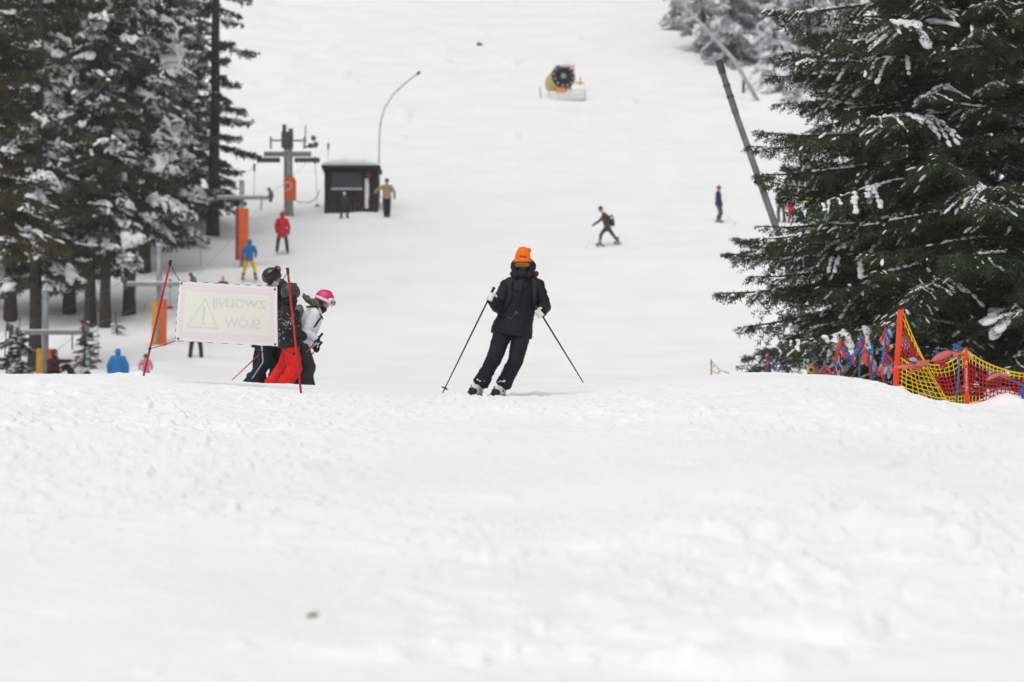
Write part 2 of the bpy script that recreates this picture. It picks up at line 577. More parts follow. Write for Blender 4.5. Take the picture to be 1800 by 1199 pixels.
# ------------------------------------------------------------------ spruces
SPH = MB()
SPH.ellipsoid((0, 0, 0), (1, 1, 1), n=9, m=6)
SPH_V = np.array(SPH.v)
SPH_F4 = [f for f in SPH.f if len(f) == 4]
SPH_CAPS = [f for f in SPH.f if len(f) != 4]


def snow_blobs(C, A, B, Cc, rng):
    """C centres, A/B/Cc half-axis vectors (N,3)"""
    n = len(C)
    k = len(SPH_V)
    jit = 1 + 0.5 * (rng.random((n, k, 1)) - 0.5)
    S = SPH_V[None] * jit
    V = C[:, None, :] + S[..., 0:1] * A[:, None, :] + S[..., 1:2] * B[:, None, :] + np.where(S[..., 2:3] > 0, 1.0, 0.35) * S[..., 2:3] * Cc[:, None, :]
    f = np.array(SPH_F4)[None] + (np.arange(n) * k)[:, None, None]
    return V.reshape(-1, 3), f.reshape(-1)


def unit(a):
    return a / np.maximum(np.linalg.norm(a, axis=-1, keepdims=True), 1e-9)


def spruce(seed, H=20, r0=0.26, clear=0.4, L0=4.2, per_m=7, twig_step=0.16, sprig=0.075, sw=0.011, step=0.03, loaded=0.35, load=0.5, hi=99.0,
           extra=(), droop=0.30, needle='needle', quad=True, sub=True, tspots=(0.3, 0.7), axis_snow=0.45, flecks=0.0, snow_size=1.0, full=0.12, only=None):
    rng = np.random.default_rng(seed)
    wood = MB()
    n = 14
    zs = np.linspace(-0.6, H, n)
    wob = np.cumsum(rng.normal(0, 0.025, (n, 2)), 0)
    tp = [Vector((wob[i, 0], wob[i, 1], zs[i])) for i in range(n)]
    wood.tube(tp, [max(0.02, r0 * (1 - max(0, z) / H * 0.96)) * (1.25 if i < 1 else 1) for i, z in enumerate(zs)], 10)
    br = []
    h = clear
    while h < H - 0.3:
        dens = per_m if h < hi else per_m * 0.55
        br.append((h, rng.uniform(0, 2 * math.pi), None))
        h += rng.uniform(0.6, 1.4) / dens
    br += list(extra)
    P0, P1, SD = [], [], []
    sC, sA, sB, sZ = [], [], [], []
    for h, az, Lx in br:
        if only is not None and Lx is None and not only(h, az):
            continue
        fr = min(1.0, max(0.0, (h - 0) / H))
        if Lx is None:
            L = L0 * (1 - fr)**0.75 * rng.uniform(0.55, 1.05) * (0.75 + 0.25 * min(1, (h - clear) / 1.5 + 0.3))
        else:
            L = Lx
        if L < 0.25:
            continue
        e = rng.uniform(-0.10, 0.16) + 0.35 * fr
        dr = droop * rng.uniform(0.6, 1.35)
        if Lx is not None:
            e, dr = -0.02, 0.16
        up = rng.uniform(0.08, 0.20)
        d = np.array([math.cos(az), math.sin(az), 0.0])
        sd = np.array([-d[1], d[0], 0.0])
        cv = rng.uniform(-0.15, 0.15)

        def ax(s):
            s = np.asarray(s)[..., None]
            return np.array([0, 0, h]) + d * (L * s) + sd * (L * cv * s * s) + np.array([0, 0, 1.0]) * (L * (e * s - dr * s**2 + up * s**4))
        S = np.linspace(0.0, 1, 8)
        A = ax(S)
        rb = 0.012 + 0.0095 * L
        wood.tube([Vector(p) for p in A], [rb * (1 - 0.85 * s) + 0.003 for s in S], 5)
        P0.append(A[3:-1]); P1.append(A[4:])
        far_up = h > hi
        ts = twig_step * (1.8 if far_up else 1)
        nt = max(4, int(L / ts))
        s = np.sort(rng.uniform(full, 1.0, nt * 2))
        sg = np.where(np.arange(nt * 2) % 2 == 0, 1.0, -1.0)
        lt = (0.10 + 0.40 * L * (1 - s)**0.8 * np.clip(s * 2.4, 0.35, 1)) * rng.uniform(0.55, 1.15, nt * 2)
        lt = np.minimum(lt, 1.1)
        B0 = ax(s)
        tg = unit(ax(np.minimum(s + 0.02, 1.02)) - B0)
        ang = np.radians(rng.uniform(35, 68, nt * 2))[:, None]
        hd = unit(tg * np.cos(ang) + sd * sg[:, None] * np.sin(ang))
        dn = rng.uniform(0.15, 0.75, nt * 2)[:, None]

        def tw(t):
            return B0 + hd * (lt[:, None] * t) - np.array([0, 0, 1.0]) * (dn * lt[:, None] * t**1.6)
        q = [tw(t) for t in (0.0, 0.34, 0.67, 1.0)]
        for a, b in zip(q[:-1], q[1:]):
            P0.append(a); P1.append(b)
        if sub:
            for t in (0.2, 0.42, 0.62, 0.82):
                for sgn in (1, -1):
                    o = tw(t)
                    side = np.cross(hd, np.array([0, 0, 1.0])) * sgn
                    ls = (lt * (1.05 - t) * 0.55 * rng.uniform(0.5, 1.2, nt * 2))[:, None] + 0.03
                    dd = unit(hd * 0.8 + side * 0.7 + np.array([0, 0, -1.0]) * rng.uniform(0.2, 1.0, (nt * 2, 1)))
                    P0.append(o); P1.append(o + dd * ls)
        # snow resting on the bough and on the fans of the loaded boughs
        if rng.random() < loaded:
            pick = rng.random(nt * 2) < load
            pick &= (s > 0.35)
            heavy = 1.7 if (snow_size < .5 and rng.random() < .08) else 1.0
            for t in (tspots if not far_up else (0.5,)):
                c = tw(t)[pick] + rng.normal(0, .018, (int(pick.sum()), 3)) * snow_size
                m = len(c)
                if m == 0:
                    continue
                dirv = unit(tw(min(1, t + 0.1))[pick] - c)
                ln = np.clip(lt[pick] * rng.uniform(0.2, 0.42, m), 0.035, 0.26) * snow_size * heavy
                wd = ln * rng.uniform(0.38, 0.75, m)
                sv = unit(np.cross(dirv, np.array([0, 0, 1.0])))
                uv = np.cross(sv, dirv)
                sC.append(c + uv * (0.2 * wd)[:, None]); sA.append(dirv * ln[:, None]); sB.append(sv * wd[:, None]); sZ.append(uv * (wd * rng.uniform(0.45, 0.75, m))[:, None])
        if flecks and not far_up:
            for t in (.25, .55, .85):
                pk = (rng.random(nt * 2) < flecks) & (s > .2)
                m = int(pk.sum())
                if m:
                    c = tw(t)[pk] + rng.normal(0, .02, (m, 3))
                    dirv = unit(tw(min(1, t + 0.1))[pk] - tw(t)[pk])
                    ln = rng.uniform(.03, .10, m)
                    wd = ln * rng.uniform(.22, .42, m)
                    sv = unit(np.cross(dirv, np.array([0, 0, 1.0])))
                    uv = np.cross(sv, dirv)
                    sC.append(c + uv * .012); sA.append(dirv * ln[:, None]); sB.append(sv * wd[:, None]); sZ.append(uv * (wd * .6)[:, None])
        if rng.random() < axis_snow + loaded * 0.4:
            a0 = rng.uniform(0.3, 0.75)
            ss = np.arange(a0, min(0.99, a0 + rng.uniform(0.12, 0.4)), 0.05 / max(0.6, L) * 1.6)
            ss = ss[rng.random(len(ss)) < 0.8]
            if len(ss):
                c = ax(ss)
                m = len(ss)
                dirv = unit(ax(ss + 0.02) - c)
                ln = rng.uniform(0.05, 0.12, m) * max(snow_size, .7)
                wd = rng.uniform(0.025, 0.06, m) * max(snow_size, .8)
                sv = unit(np.cross(dirv, np.array([0, 0, 1.0])))
                uv = np.cross(sv, dirv)
                sC.append(c + uv * (0.4 * wd)[:, None] + sv * rng.normal(0, 0.015, (m, 1))); sA.append(dirv * ln[:, None]); sB.append(sv * wd[:, None]); sZ.append(uv * (wd * 0.8)[:, None])
    P0 = np.concatenate(P0); P1 = np.concatenate(P1)
    ln = np.linalg.norm(P1 - P0, axis=1)
    st = np.where(P0[:, 2] > hi, step * 2.2, step)
    k = np.maximum(1, np.round(ln / st * rng.uniform(0.8, 1.2, len(ln)))).astype(int)
    ii = np.repeat(np.arange(len(P0)), k)
    t = rng.random((len(ii), 1))
    pos = P0[ii] * (1 - t) + P1[ii] * t
    sdn = unit(P1 - P0)[ii]
    big = np.where(pos[:, 2:3] > hi, 1.8, 1.0)
    rd = unit(rng.normal(0, 1, (len(ii), 3)))
    dr_ = unit(sdn * 0.75 + rd * 0.75)
    le = sprig * rng.uniform(0.6, 1.25, (len(ii), 1)) * big
    wv = unit(np.cross(dr_, unit(rng.normal(0, 1, (len(ii), 3))))) * (sw * big)
    if quad:
        V = np.stack([pos, pos + dr_ * le * 0.45 + wv, pos + dr_ * le, pos + dr_ * le * 0.45 - wv], 1).reshape(-1, 3)
        fn = 4
    else:
        V = np.stack([pos + wv, pos - wv, pos + dr_ * le], 1).reshape(-1, 3)
        fn = 3
    crown = np_mesh('crown', V, fn, np.arange(len(V)), M[needle])
    trunk = wood.mesh('trunk', M['bark'])
    snow = None
    if sC:
        SV, SF = snow_blobs(np.concatenate(sC), np.concatenate(sA), np.concatenate(sB), np.concatenate(sZ), rng)
        snow = np_mesh('branch_snow', SV, 4, SF, M['snow_lump'], True)
    return trunk, crown, snow


def plant_tree(protos, loc, rot, sc, label, group, name='spruce_tree', crown_mat=None):
    e = empty(name, loc, label, 'tree', group)
    e.rotation_euler = (0, 0, rot)
    e.scale = (sc, sc, sc)
    for nm, me in zip(('trunk', 'crown', 'branch_snow'), protos):
        if me is None:
            continue
        o = bpy.data.objects.new(nm, me)
        COL.objects.link(o)
        o.parent = e
        if nm == 'branch_snow':
            o['kind'] = 'stuff'
    return e


def tip(px, py, Y=58.0, tx=1690):
    """a bough of the big right tree that reaches out to the left at this photo height"""
    L = (tx - px) / F * Y
    zt = at(px, py, Y).z - gz(ray(tx, 700).x * Y, Y)
    return (max(0.2, zt + 0.06 * L), math.pi + random.uniform(-0.35, 0.35) * 0.6, L * 1.02)


extra = [tip(*q) for q in ((1268, 500), (1318, 250), (1328, 302), (1342, 392), (1322, 478), (1358, 14), (1388, 190), (1404, 128), (1372, 600), (1375, 570), (1338, 330), (1400, 235), (1360, 520),
                           (1350, 430), (1440, 640), (1420, 90), (1385, 350), (1400, 625), (1405, 400), (1395, 300), (1380, 455))]
near_a = spruce(3, H=23, r0=0.30, clear=0.25, L0=4.2, per_m=13, twig_step=0.12, sprig=0.066, sw=0.0085, step=0.022, loaded=0.45, load=0.35, hi=8.5, extra=extra, snow_size=.34, tspots=(.1, .25, .4, .55, .7, .85), axis_snow=.6, flecks=.16)
near_b = spruce(4, H=21, r0=0.24, clear=0.3, L0=3.9, per_m=14, twig_step=0.15, sprig=0.085, sw=0.013, step=0.032, loaded=0.40, load=0.35, hi=8.5, snow_size=.38, tspots=(.15, .35, .55, .75), axis_snow=.5, flecks=.14)
GR = 'dark spruces at the right edge of the piste'
plant_tree(near_a, on_ground(1690, 58), 0, 1.0, 'large dark spruce at right with long snow dusted boughs over the flag poles', GR)
plant_tree(near_b, on_ground(1835, 57), 1.1, 1.0, 'dark spruce cut by the right picture edge behind the net', GR)
plant_tree(near_b, on_ground(1560, 74), 2.4, 0.98, 'dark spruce standing behind the long boughs, left one in the right thicket', GR)
plant_tree(near_b, on_ground(1720, 78), 4.0, 1.05, 'dark spruce deep in the right thicket behind the largest trunk', GR)
plant_tree(near_b, on_ground(1640, 92), 3.3, 1.1, 'dark spruce farthest back in the right thicket', GR)
plant_tree(near_b, on_ground(1790, 95), 0.7, 1.1, 'dark spruce farthest back behind the lettered post', GR)
plant_tree(near_b, on_ground(1880, 80), 5.2, 1.05, 'dark spruce deep behind the net at the far right', GR)

LK = dict(twig_step=0.20, sprig=0.17, sw=0.034, step=0.075, hi=14, quad=True)
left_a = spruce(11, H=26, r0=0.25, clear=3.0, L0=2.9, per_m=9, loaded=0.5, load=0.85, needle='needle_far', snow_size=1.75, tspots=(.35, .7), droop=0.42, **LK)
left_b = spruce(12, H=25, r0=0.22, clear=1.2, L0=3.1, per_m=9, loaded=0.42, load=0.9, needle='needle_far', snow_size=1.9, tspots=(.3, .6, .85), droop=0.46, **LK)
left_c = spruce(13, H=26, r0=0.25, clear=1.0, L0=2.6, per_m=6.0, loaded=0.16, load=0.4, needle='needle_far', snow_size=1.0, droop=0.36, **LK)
left_f = spruce(18, H=25, r0=0.22, clear=0.9, L0=2.7, per_m=8, loaded=0.8, load=0.9, needle='needle_grey', snow_size=1.5, droop=0.55, **LK)
left_o = spruce(14, H=25, r0=0.22, clear=4.3, L0=3.0, per_m=11, loaded=0.16, load=0.5, needle='needle_olive', snow_size=1.2, droop=0.36, **LK)
small = spruce(15, H=2.6, r0=0.05, clear=0.15, L0=0.95, per_m=22, twig_step=0.12, sprig=0.08, sw=0.015, step=0.045, loaded=0.45, load=0.5, needle='needle_far', quad=False)
GL = 'snow laden spruces at the left edge of the piste'
for px, py, Y, pr, rot, sc, lab in (
        (371, 411, None, left_c, 0.4, 1.05, 'sparse tall spruce standing alone rightmost of the left wood beside the lift'),
        (228, 557, None, left_a, 1.3, 1.0, 'snow laden spruce with the thickest bare trunk in the left wood'),
        (186, 575, None, left_a, 2.9, 0.85, 'slim bare trunked spruce between two thicker left trunks'),
        (158, 570, None, left_a, 4.4, 0.9, 'slim spruce with leaning trunk above the little sapling'),
        (60, None, 120, left_a, 0.2, 0.95, 'bare dark spruce trunk standing close behind the nearest lift tower'),
        (-22, None, 108, left_o, 2.2, 1.0, 'olive brown spruce filling the left picture edge'),
        (296, 432, None, left_f, 3.6, 0.92, 'heavily snow covered spruce leaning towards the lone tall spruce'),
        (120, 548, None, left_b, 5.0, 1.1, 'snow laden spruce behind the second lift tower, in the left wood'),
        (20, 560, None, left_b, 1.7, 1.1, 'snow clumped spruce behind the olive brown one'),
        (255, 470, None, left_b, 0.9, 1.08, 'shaded spruce deep in the left wood behind the thickest trunk'),
        (180, 450, None, left_a, 3.1, 1.15, 'shaded spruce deep in the wood behind slim trunks'),
        (90, 440, None, left_b, 4.1, 1.2, 'shaded spruce deep in the wood at upper left'),
        (8, 430, None, left_b, 5.6, 1.2, 'shaded spruce deep in the wood behind the left picture edge'),
        (335, 395, None, left_f, 2.0, 0.8, 'short snowy spruce just left of the lone tall spruce')):
    p = hit(px, py) if py else on_ground(px, Y)
    p.z = min(p.z, p.z) - 0.05
    plant_tree(pr, p, rot, sc, lab, GL)
for px, Y, rot, sc, lab in ((150, 119, 0.3, 0.8, 'little green spruce sapling right of the nearest lift tower'),
                            (14, 109, 1.5, 0.8, 'snowy little spruce at the lower left edge of the wood'),
                            (36, 112, 2.5, 0.8, 'small snowy spruce behind the lowest left crossarm')):
    plant_tree(small, on_ground(px, Y), rot, sc, lab, 'young spruces by the lift track', 'spruce_sapling')
shrub = spruce(16, H=0.75, r0=0.02, clear=0.08, L0=0.45, per_m=34, twig_step=0.12, sprig=0.06, sw=0.008, step=0.06, loaded=0.5, load=0.5, needle='needle_far', quad=False)
for px, py, sc, lab in ((205, 584, 1.0, 'low snow covered bush beside the bare left trunks'), (330, 436, 1.2, 'low snowy bush in front of the short snowy spruce'),
                        (256, 550, 0.5, 'tiny dark bush in the snow left of the second lift tower')):
    plant_tree(shrub, hit(px, py), 1.0, sc, lab, 'low bushes poking through the snow', 'bush')

FK = dict(twig_step=0.26, sprig=0.24, sw=0.07, step=0.12, needle='needle_frost', quad=False)
frost_a = spruce(21, H=15, r0=0.2, clear=0.2, L0=3.0, per_m=9, loaded=0.6, load=0.75, snow_size=1.9, droop=0.6, **FK)
frost_b = spruce(22, H=11, r0=0.2, clear=0.1, L0=3.2, per_m=10, loaded=0.95, load=0.95, snow_size=2.3, droop=0.65, **dict(FK, needle='needle_white'))
frost_labels = ['frosted grey spruce nearest the bare slope at top right', 'frosted spruce second from the bare slope at top right', 'grey frosted spruce above the top of the leaning pipe',
                'whitest snow plastered spruce between pipe top and dark spruce', 'frosted spruce partly behind the dark boughs at top right', 'low snow plastered spruce at the foot of the frosted wood',
                'frosted spruce behind the whitest one', 'frosted spruce at the top edge above the thin slanted pipe', 'frosted spruce deep in the hazy wood at top right', 'frosted spruce peeping through the dark upper boughs']
for k, (px, py, pr, rot, sc) in enumerate(((1195, 50, frost_a, 0, 0.55), (1238, 88, frost_a, 1, 0.9), (1285, 112, frost_a, 2.2, 1.0), (1362, 160, frost_b, 3, 0.62), (1420, 150, frost_a, 4, 1.0),
                                           (1395, 178, frost_b, 5, 0.28), (1350, 105, frost_a, 0.6, 1.1), (1250, 20, frost_a, 1.7, 1.0), (1310, 70, frost_a, 2.9, 1.15), (1450, 100, frost_b, 3.9, 1.1))):
    plant_tree(pr, hit(px, py), rot, sc, frost_labels[k], 'frosted spruces high on the right', 'frosted_spruce')


# ------------------------------------------------------------------ lift
def V3(*a):
    return Vector(a)


def lift_tower(px, topy, armY, x0, x1, pad, Y, label, snow_lump=True):
    g = on_ground(px, Y)
    s = Y / F

    def L(qx, qy, dy=0.0):
        return at(qx, qy, Y + dy) - g
    e = empty('lift_tower', g, label, 'lift tower', 'lift towers along the tow track')
    b = MB(); b.cyl(V3(0, 0, -0.3), L(px, topy), 0.105, 14); b.build('post', M['steel'], e, True)
    c = MB(); c.cyl(L(px, topy), L(px, topy) + V3(0, 0, 0.05), 0.115, 14); c.build('snow_cap', M['snow_lump'], e, True)
    a = MB()
    a.box((L(x0, armY, -0.14) + L(x1, armY, -0.14)) / 2, ((x1 - x0) * s, 0.13, 0.13))
    a.build('crossarm', M['steel'], e)
    a = MB()
    a.box((L(x0, armY, -0.14) + L(x1, armY, -0.14)) / 2 + V3(0, 0, 0.09), ((x1 - x0) * s * 0.97, 0.10, 0.045))
    a.build('arm_snow', M['snow_lump'], e)
    for xe, sg in ((x0, -1), (x1, 1)):
        w = MB()
        c0 = L(xe, armY, -0.14)
        for k in (-1, 1):
            for m_ in range(2):
                c1 = c0 + V3(sg * 0.08, k * (0.22 + 0.3 * m_), 0.16)
                w.cyl(c1 - V3(0.035, 0, 0), c1 + V3(0.035, 0, 0), 0.13, 14)
        w.box(c0 + V3(sg * 0.10, 0, 0.14), (0.05, 1.3, 0.10))
        w.box(c0 + V3(sg * 0.04, 0, 0.0), (0.14, 0.10, 0.34))
        w.build('sheave_train', M['steel_dark'], e, False)
        h = MB()
        h.cyl(c0 + V3(-sg * 0.35, 0, -0.05), c0 + V3(-sg * 0.35, 0, -0.55), 0.03, 8)
        h.build('guide_rod', M['steel'], e)
    ds = MB()
    c0 = L(x1, armY, -0.2) + V3(-0.03, 0, 0.36)
    ds.cyl(c0 - V3(0, 0.03, 0), c0 + V3(0, 0.03, 0), 0.075, 14)
    ds.cyl(c0 - V3(0, 0, 0.34), c0, 0.02, 6)
    ds.build('marker_disc', M['dark_red'], e)
    (py0, py1, mats) = pad
    for (qa, qb, mt, dy) in mats:
        p = MB()
        cc = (L(qa, py0, dy) + L(qb, py1, dy)) / 2
        w_, h_ = (qb - qa) * s, (py1 - py0) * s
        # padded board with rounded vertical edges
        rings = []
        for zz in (-h_ / 2, -h_ / 2 + 0.03, h_ / 2 - 0.03, h_ / 2):
            k = 0.92 if abs(zz) > h_ / 2 - 0.01 else 1
            rings.append([cc + V3(math.copysign(abs(math.cos(t))**0.4, math.cos(t)) * w_ / 2 * k, math.copysign(abs(math.sin(t))**0.4, math.sin(t)) * 0.10 * k, zz) for t in [2 * math.pi * j / 20 for j in range(20)]])
        p.loft(rings)
        p.build('safety_pad', M[mt], e, True)
    return e


lift_tower(80, 511, 585, 22, 146, (613, 672, ((64, 77, 'pad_yellow', 0.02), (83, 91, 'pad_orange', 0.02))), 114, 'nearest lift tower with grey crossarm, lowest at the left edge')
lift_tower(280, 432, 500, 222, 337, (526, 617, ((267, 278, 'pad_yellow', 0.04), (281, 293, 'pad_orange', -0.06))), 127, 'lift tower with yellow and orange padding behind the left sign pole')
lift_tower(425, 318, 348, 381, 474, (366, 458, ((414, 421, 'pad_red', 0.10), (419, 437, 'pad_orange', -0.16))), 145, 'lift tower with tall orange pad beside the skier in blue and yellow')


def big_tower():
    g = hit(508, 383)
    Y = g.y
    s = Y / F

    def L(qx, qy, dy=0.0):
        return at(qx, qy, Y + dy) - g
    e = empty('lift_pylon', g, 'tallest grey lift pylon with wide double crossarm beside the hut', 'lift tower')
    b = MB(); b.tube([V3(0, 0, -0.3), L(507, 330), L(506, 232)], [0.22, 0.21, 0.19], 16); b.build('mast', M['steel'], e, True)
    h = MB()
    h.box(L(505, 246), (0.52, 0.5, 0.72)); h.box(L(500, 229), (0.16, 0.3, 0.5)); h.box(L(511, 234), (0.2, 0.2, 0.4))
    h.build('head_frame', M['steel_dark'], e)
    a = MB(); a.box(L(506, 247, -0.2), (1.55, 0.08, 0.08))
    for qx in (476, 535):
        a.box(L(qx, 251, -0.2), (0.09, 0.09, 0.55))
    a.box(L(537, 236, -0.2), (0.06, 0.06, 0.8)); a.box(L(546, 258, -0.2), (0.6, 0.10, 0.10))
    a.build('upper_arm', M['steel'], e)
    a = MB()
    for sg, xe in ((-1, 464), (1, 547)):
        c0, c1 = L(506, 271, -0.1), L(xe, 271, -0.1)
        a.box((c0 + c1) / 2, (abs(c1.x - c0.x), 0.2, 0.22))
    a.build('crossarm', M['steel'], e)
    for sg, xa, xb in ((-1, 452, 492), (1, 518, 562)):
        w = MB()
        c = (L(xa, 279, -0.3) + L(xb, 281, -0.3)) / 2
        w.box(c, ((xb - xa) * s, 0.10, 0.14))
        for k in range(6):
            cc = L(xa + (xb - xa) * (k + 0.5) / 6, 282, -0.34)
            w.cyl(cc - V3(0, 0.05, 0), cc + V3(0, 0.05, 0), 0.11, 12)
        w.build('sheave_train', M['steel_dark'], e)
    w = MB()
    for qx, qy in ((555, 254), (551, 243), (546, 256)):
        cc = L(qx, qy, -0.25)
        w.cyl(cc - V3(0, 0.06, 0), cc + V3(0, 0.06, 0), 0.12, 12)
    w.build('pulley', M['steel_dark'], e)
    p = MB()
    c = L(510, 331, -0.42)
    w_, h_ = 21 * s, 44 * s
    out = [(-w_ / 2, -h_ / 2), (w_ / 2, -h_ / 2)] + [(w_ / 2 * math.cos(t) if t < math.pi / 2 else w_ / 2 * (math.cos(t)), h_ / 2 - w_ / 2 + w_ / 2 * math.sin(t)) for t in [math.pi * k / 10 for k in range(11)]]
    p.loft([[c + V3(x, yy, z) for x, z in out] for yy in (-0.09, 0.09)])
    pad = p.build('safety_pad', M['pad_orange'], e)
    q = MB()
    arc = [c + V3(-0.10 + 0.17 * math.cos(t) * 1.0, -0.105, 0.10 + 0.17 * math.sin(t)) for t in [R(150 - 24 * k) for k in range(11)]] + [c + V3(-0.22, -0.105, -0.17)]
    q.tube(arc, 0.028, 6)
    q.build('swirl_mark', M['lettering'], pad, True)


big_tower()

for k, (pts, lab) in enumerate((
        ([(-60, 640, 100), (20, 577, 114), (221, 492, 127), (380, 340, 145), (466, 275, 158)], 'thin grey haul cable over the left ends of the tower crossarms'),
        ([(-30, 700, 88), (147, 577, 114), (338, 492, 127), (475, 340, 145), (548, 275, 158)], 'thin grey haul cable over the right ends of the tower crossarms'))):
    b = MB()
    P = []
    for (a, c) in zip(pts[:-1], pts[1:]):
        A, B = at(*a), at(*c)
        for j in range(8):
            t = j / 8
            q = A.lerp(B, t); q.z -= 0.25 * 4 * t * (1 - t) * 0.5
            P.append(q)
    P.append(at(*pts[-1]))
    b.tube(P, 0.007, 5)
    tag(b.build('haul_cable', M['cable'], None, True), lab, 'cable')


def hanger(px, y0, y1, Y, label, skew=0):
    a, b = at(px - skew, y0, Y), at(px, y1, Y)
    e = empty('tow_hanger', b, label, 'tow bar', 'platter hangers on the tow cable')
    m = MB(); m.cyl(a - b, V3(0, 0, 0), 0.012, 6); m.build('rod', M['cable'], e)
    m = MB(); m.cyl(V3(0, 0, -0.05), V3(0, 0, 0.03), 0.14, 14, 0.09); m.build('seat_disc', M['dark_red'], e)
    m = MB(); m.cyl(a - b + V3(0, 0, -0.02), a - b + V3(0, 0, 0.3), 0.05, 10); m.build('spring_box', M['steel_dark'], e)


hanger(173, 546, 634, 113, 'tow hanger with red seat disc beside the man in the blue jacket', 2)
hanger(299, 505, 540, 127, 'tow hanger with faint red disc between padded tower and sign')
hanger(353, 392, 471, 146, 'tow hanger with red disc below the lone tall spruce')
hanger(30, 592, 660, 112, 'tow hanger under the left end of the lowest crossarm')
hanger(447, 300, 345, 150, 'tow hanger under the lone spruce boughs left of the pylon')
hanger(558, 287, 361, 158, 'tow hanger under the right end of the pylon crossarm', 4)
hanger(577, 262, 300, 170, 'tow hanger just above the left hut corner')
# loop of loose rope beside the pylon
b = MB()
b.tube([at(x, y, 157) for x, y in ((521, 354), (530, 356), (542, 356), (552, 352), (558, 345), (562, 334))], 0.02, 6)
tag(b.build('loose_rope', M['cable'], None, True), 'loose grey rope curving from orange pad of tall pylon towards hut', 'rope')


def hut():
    g = hit(617, 374)
    Y = g.y
    s = Y / F

    def L(qx, qy, dy=0.0):
        return at(qx, qy, Y + dy) - g
    e = empty('wooden_hut', g, 'small dark wooden lift hut with a snow covered flat roof', 'hut')
    x0, x1, zt = L(570, 372).x, L(664, 372).x, L(600, 297).z
    zb = -1.0
    w = MB()
    D = 2.3
    # walls as boards with narrow gaps
    nb = 14
    for k in range(nb):
        xa = x0 + (x1 - x0) * k / nb
        xb = x0 + (x1 - x0) * (k + 1) / nb - 0.012
        w.box(((xa + xb) / 2, 0.02 * (k % 2), (zt + zb) / 2), (xb - xa, 0.06, zt - zb))
    for xs in (x0 + 0.03, x1 - 0.03):
        w.box((xs, D / 2 + 0.06, (zt + zb) / 2), (0.06, D - 0.02, zt - zb - 0.004))
    w.box(((x0 + x1) / 2, D + 0.1, (zt + zb) / 2), (x1 - x0 - 0.01, 0.06, zt - zb - 0.006))
    w.build('wall', M['hut'], e)
    r = MB(); r.box(((x0 + x1) / 2, D / 2 - 0.1, zt + 0.06), (x1 - x0 + 0.22, D + 0.7, 0.12)); rf = r.build('roof', M['hut'], e)
    sn = MB()
    nx, ny = 16, 8
    for zz in (0,):
        rings = []
    gx = np.linspace(x0 - 0.12, x1 + 0.10, nx)
    rings = []
    for i, xx in enumerate(gx):
        hgt = 0.30 * (1 - abs(i / (nx - 1) * 2 - 1)**4) + 0.05 + 0.03 * math.sin(i * 1.3)
        ring = [V3(xx, -0.44, zt + 0.122), V3(xx, -0.48, zt + 0.122 + hgt * 0.6), V3(xx, -0.2, zt + 0.122 + hgt), V3(xx, D * 0.5, zt + 0.16 + hgt), V3(xx, D + 0.1, zt + 0.122 + hgt), V3(xx, D + 0.22, zt + 0.122)]
        rings.append(ring)
    sn.loft(rings)
    sn.build('roof_snow', M['snow_lump'], rf, True)
    a, b_ = L(584, 304, -0.06), L(635, 330, -0.06)
    f = MB(); c = (a + b_) / 2
    wd, hh = abs(b_.x - a.x), abs(a.z - b_.z)
    f.box(c + V3(0, 0, hh / 2 + 0.03), (wd + 0.14, 0.07, 0.06)); f.box(c + V3(-wd / 2 - 0.035, 0, 0), (0.07, 0.07, hh)); f.box(c + V3(wd / 2 + 0.035, 0, 0), (0.07, 0.07, hh))
    win = f.build('window', M['hut'], e)
    p = MB(); p.box(c + V3(0, 0.008, 0), (wd, 0.02, hh)); p.build('pane', M['hut_glass'], win)
    p = MB(); p.box(c + V3(0, -0.06, -hh / 2 - 0.06), (wd + 0.1, 0.16, 0.10)); p.build('sill', M['frosted_pipe'], win)
    d = MB(); d0, d1 = L(644.5, 314, -0.09), L(644.5, 366, -0.09)
    d.box((d0 + d1) / 2, (0.16, 0.05, d0.z - d1.z)); d.box(d0 + V3(0.05, 0, -0.55), (0.12, 0.045, 0.7)); d.build('white_board', M['white'], e)
    d = MB(); d.ellipsoid(L(647, 307, -0.1), (0.12, 0.09, 0.16)); d.build('red_lamp', M['dark_red'], e, True)
    return g


hut_p = hut()

# thin bent lance behind the hut
b0 = on_ground(667, hut_p.y + 4)
e = empty('snow_lance', b0, 'thin bent grey lance rising behind the hut', 'snow lance')
b = MB()
P = [at(x, y, hut_p.y + 4) - b0 for x, y in ((666, 290), (667, 240), (669, 214), (676, 190), (692, 165), (715, 144), (737, 127))]
b.tube([V3(0, 0, -0.2)] + P, 0.035, 8)
b.build('pipe', M['frosted_pipe'], e, True)
b = MB(); b.cyl(P[-1] - V3(.1, 0, .1), P[-1] + V3(.03, 0, .03), 0.07, 8); b.build('nozzle_head', M['steel_dark'], e)

# big leaning lance in front of the right tree
Y = 72
pb = on_ground(1478, Y)
e = empty('snow_lance', pb, 'thick grey snow lance leaning left behind the dark spruce boughs', 'snow lance')
pt = at(1263, 106, Y) - pb
b = MB()
mid = pt * 0.52 + V3(0.10, 0, -0.06)
b.tube([V3(0, 0, -0.3), mid, pt * 0.86], [0.085, 0.074, 0.064], 16); b.build('pipe', M['lance_grey'], e, True)
dr = pt.normalized()
b = MB(); b.cyl(pt * 0.86, pt * 0.965, 0.073, 16, 0.064); b.build('collar', M['lance_grey'], e)
b = MB(); b.cyl(pt * 0.965, pt, 0.078, 16); b.build('nozzle_head', M['steel_dark'], e)
for q_ in (.90, .93):
    b = MB(); b.cyl(pt * q_, pt * (q_ + .006), 0.080, 16); b.build('ring_band', M['steel_dark'], e)
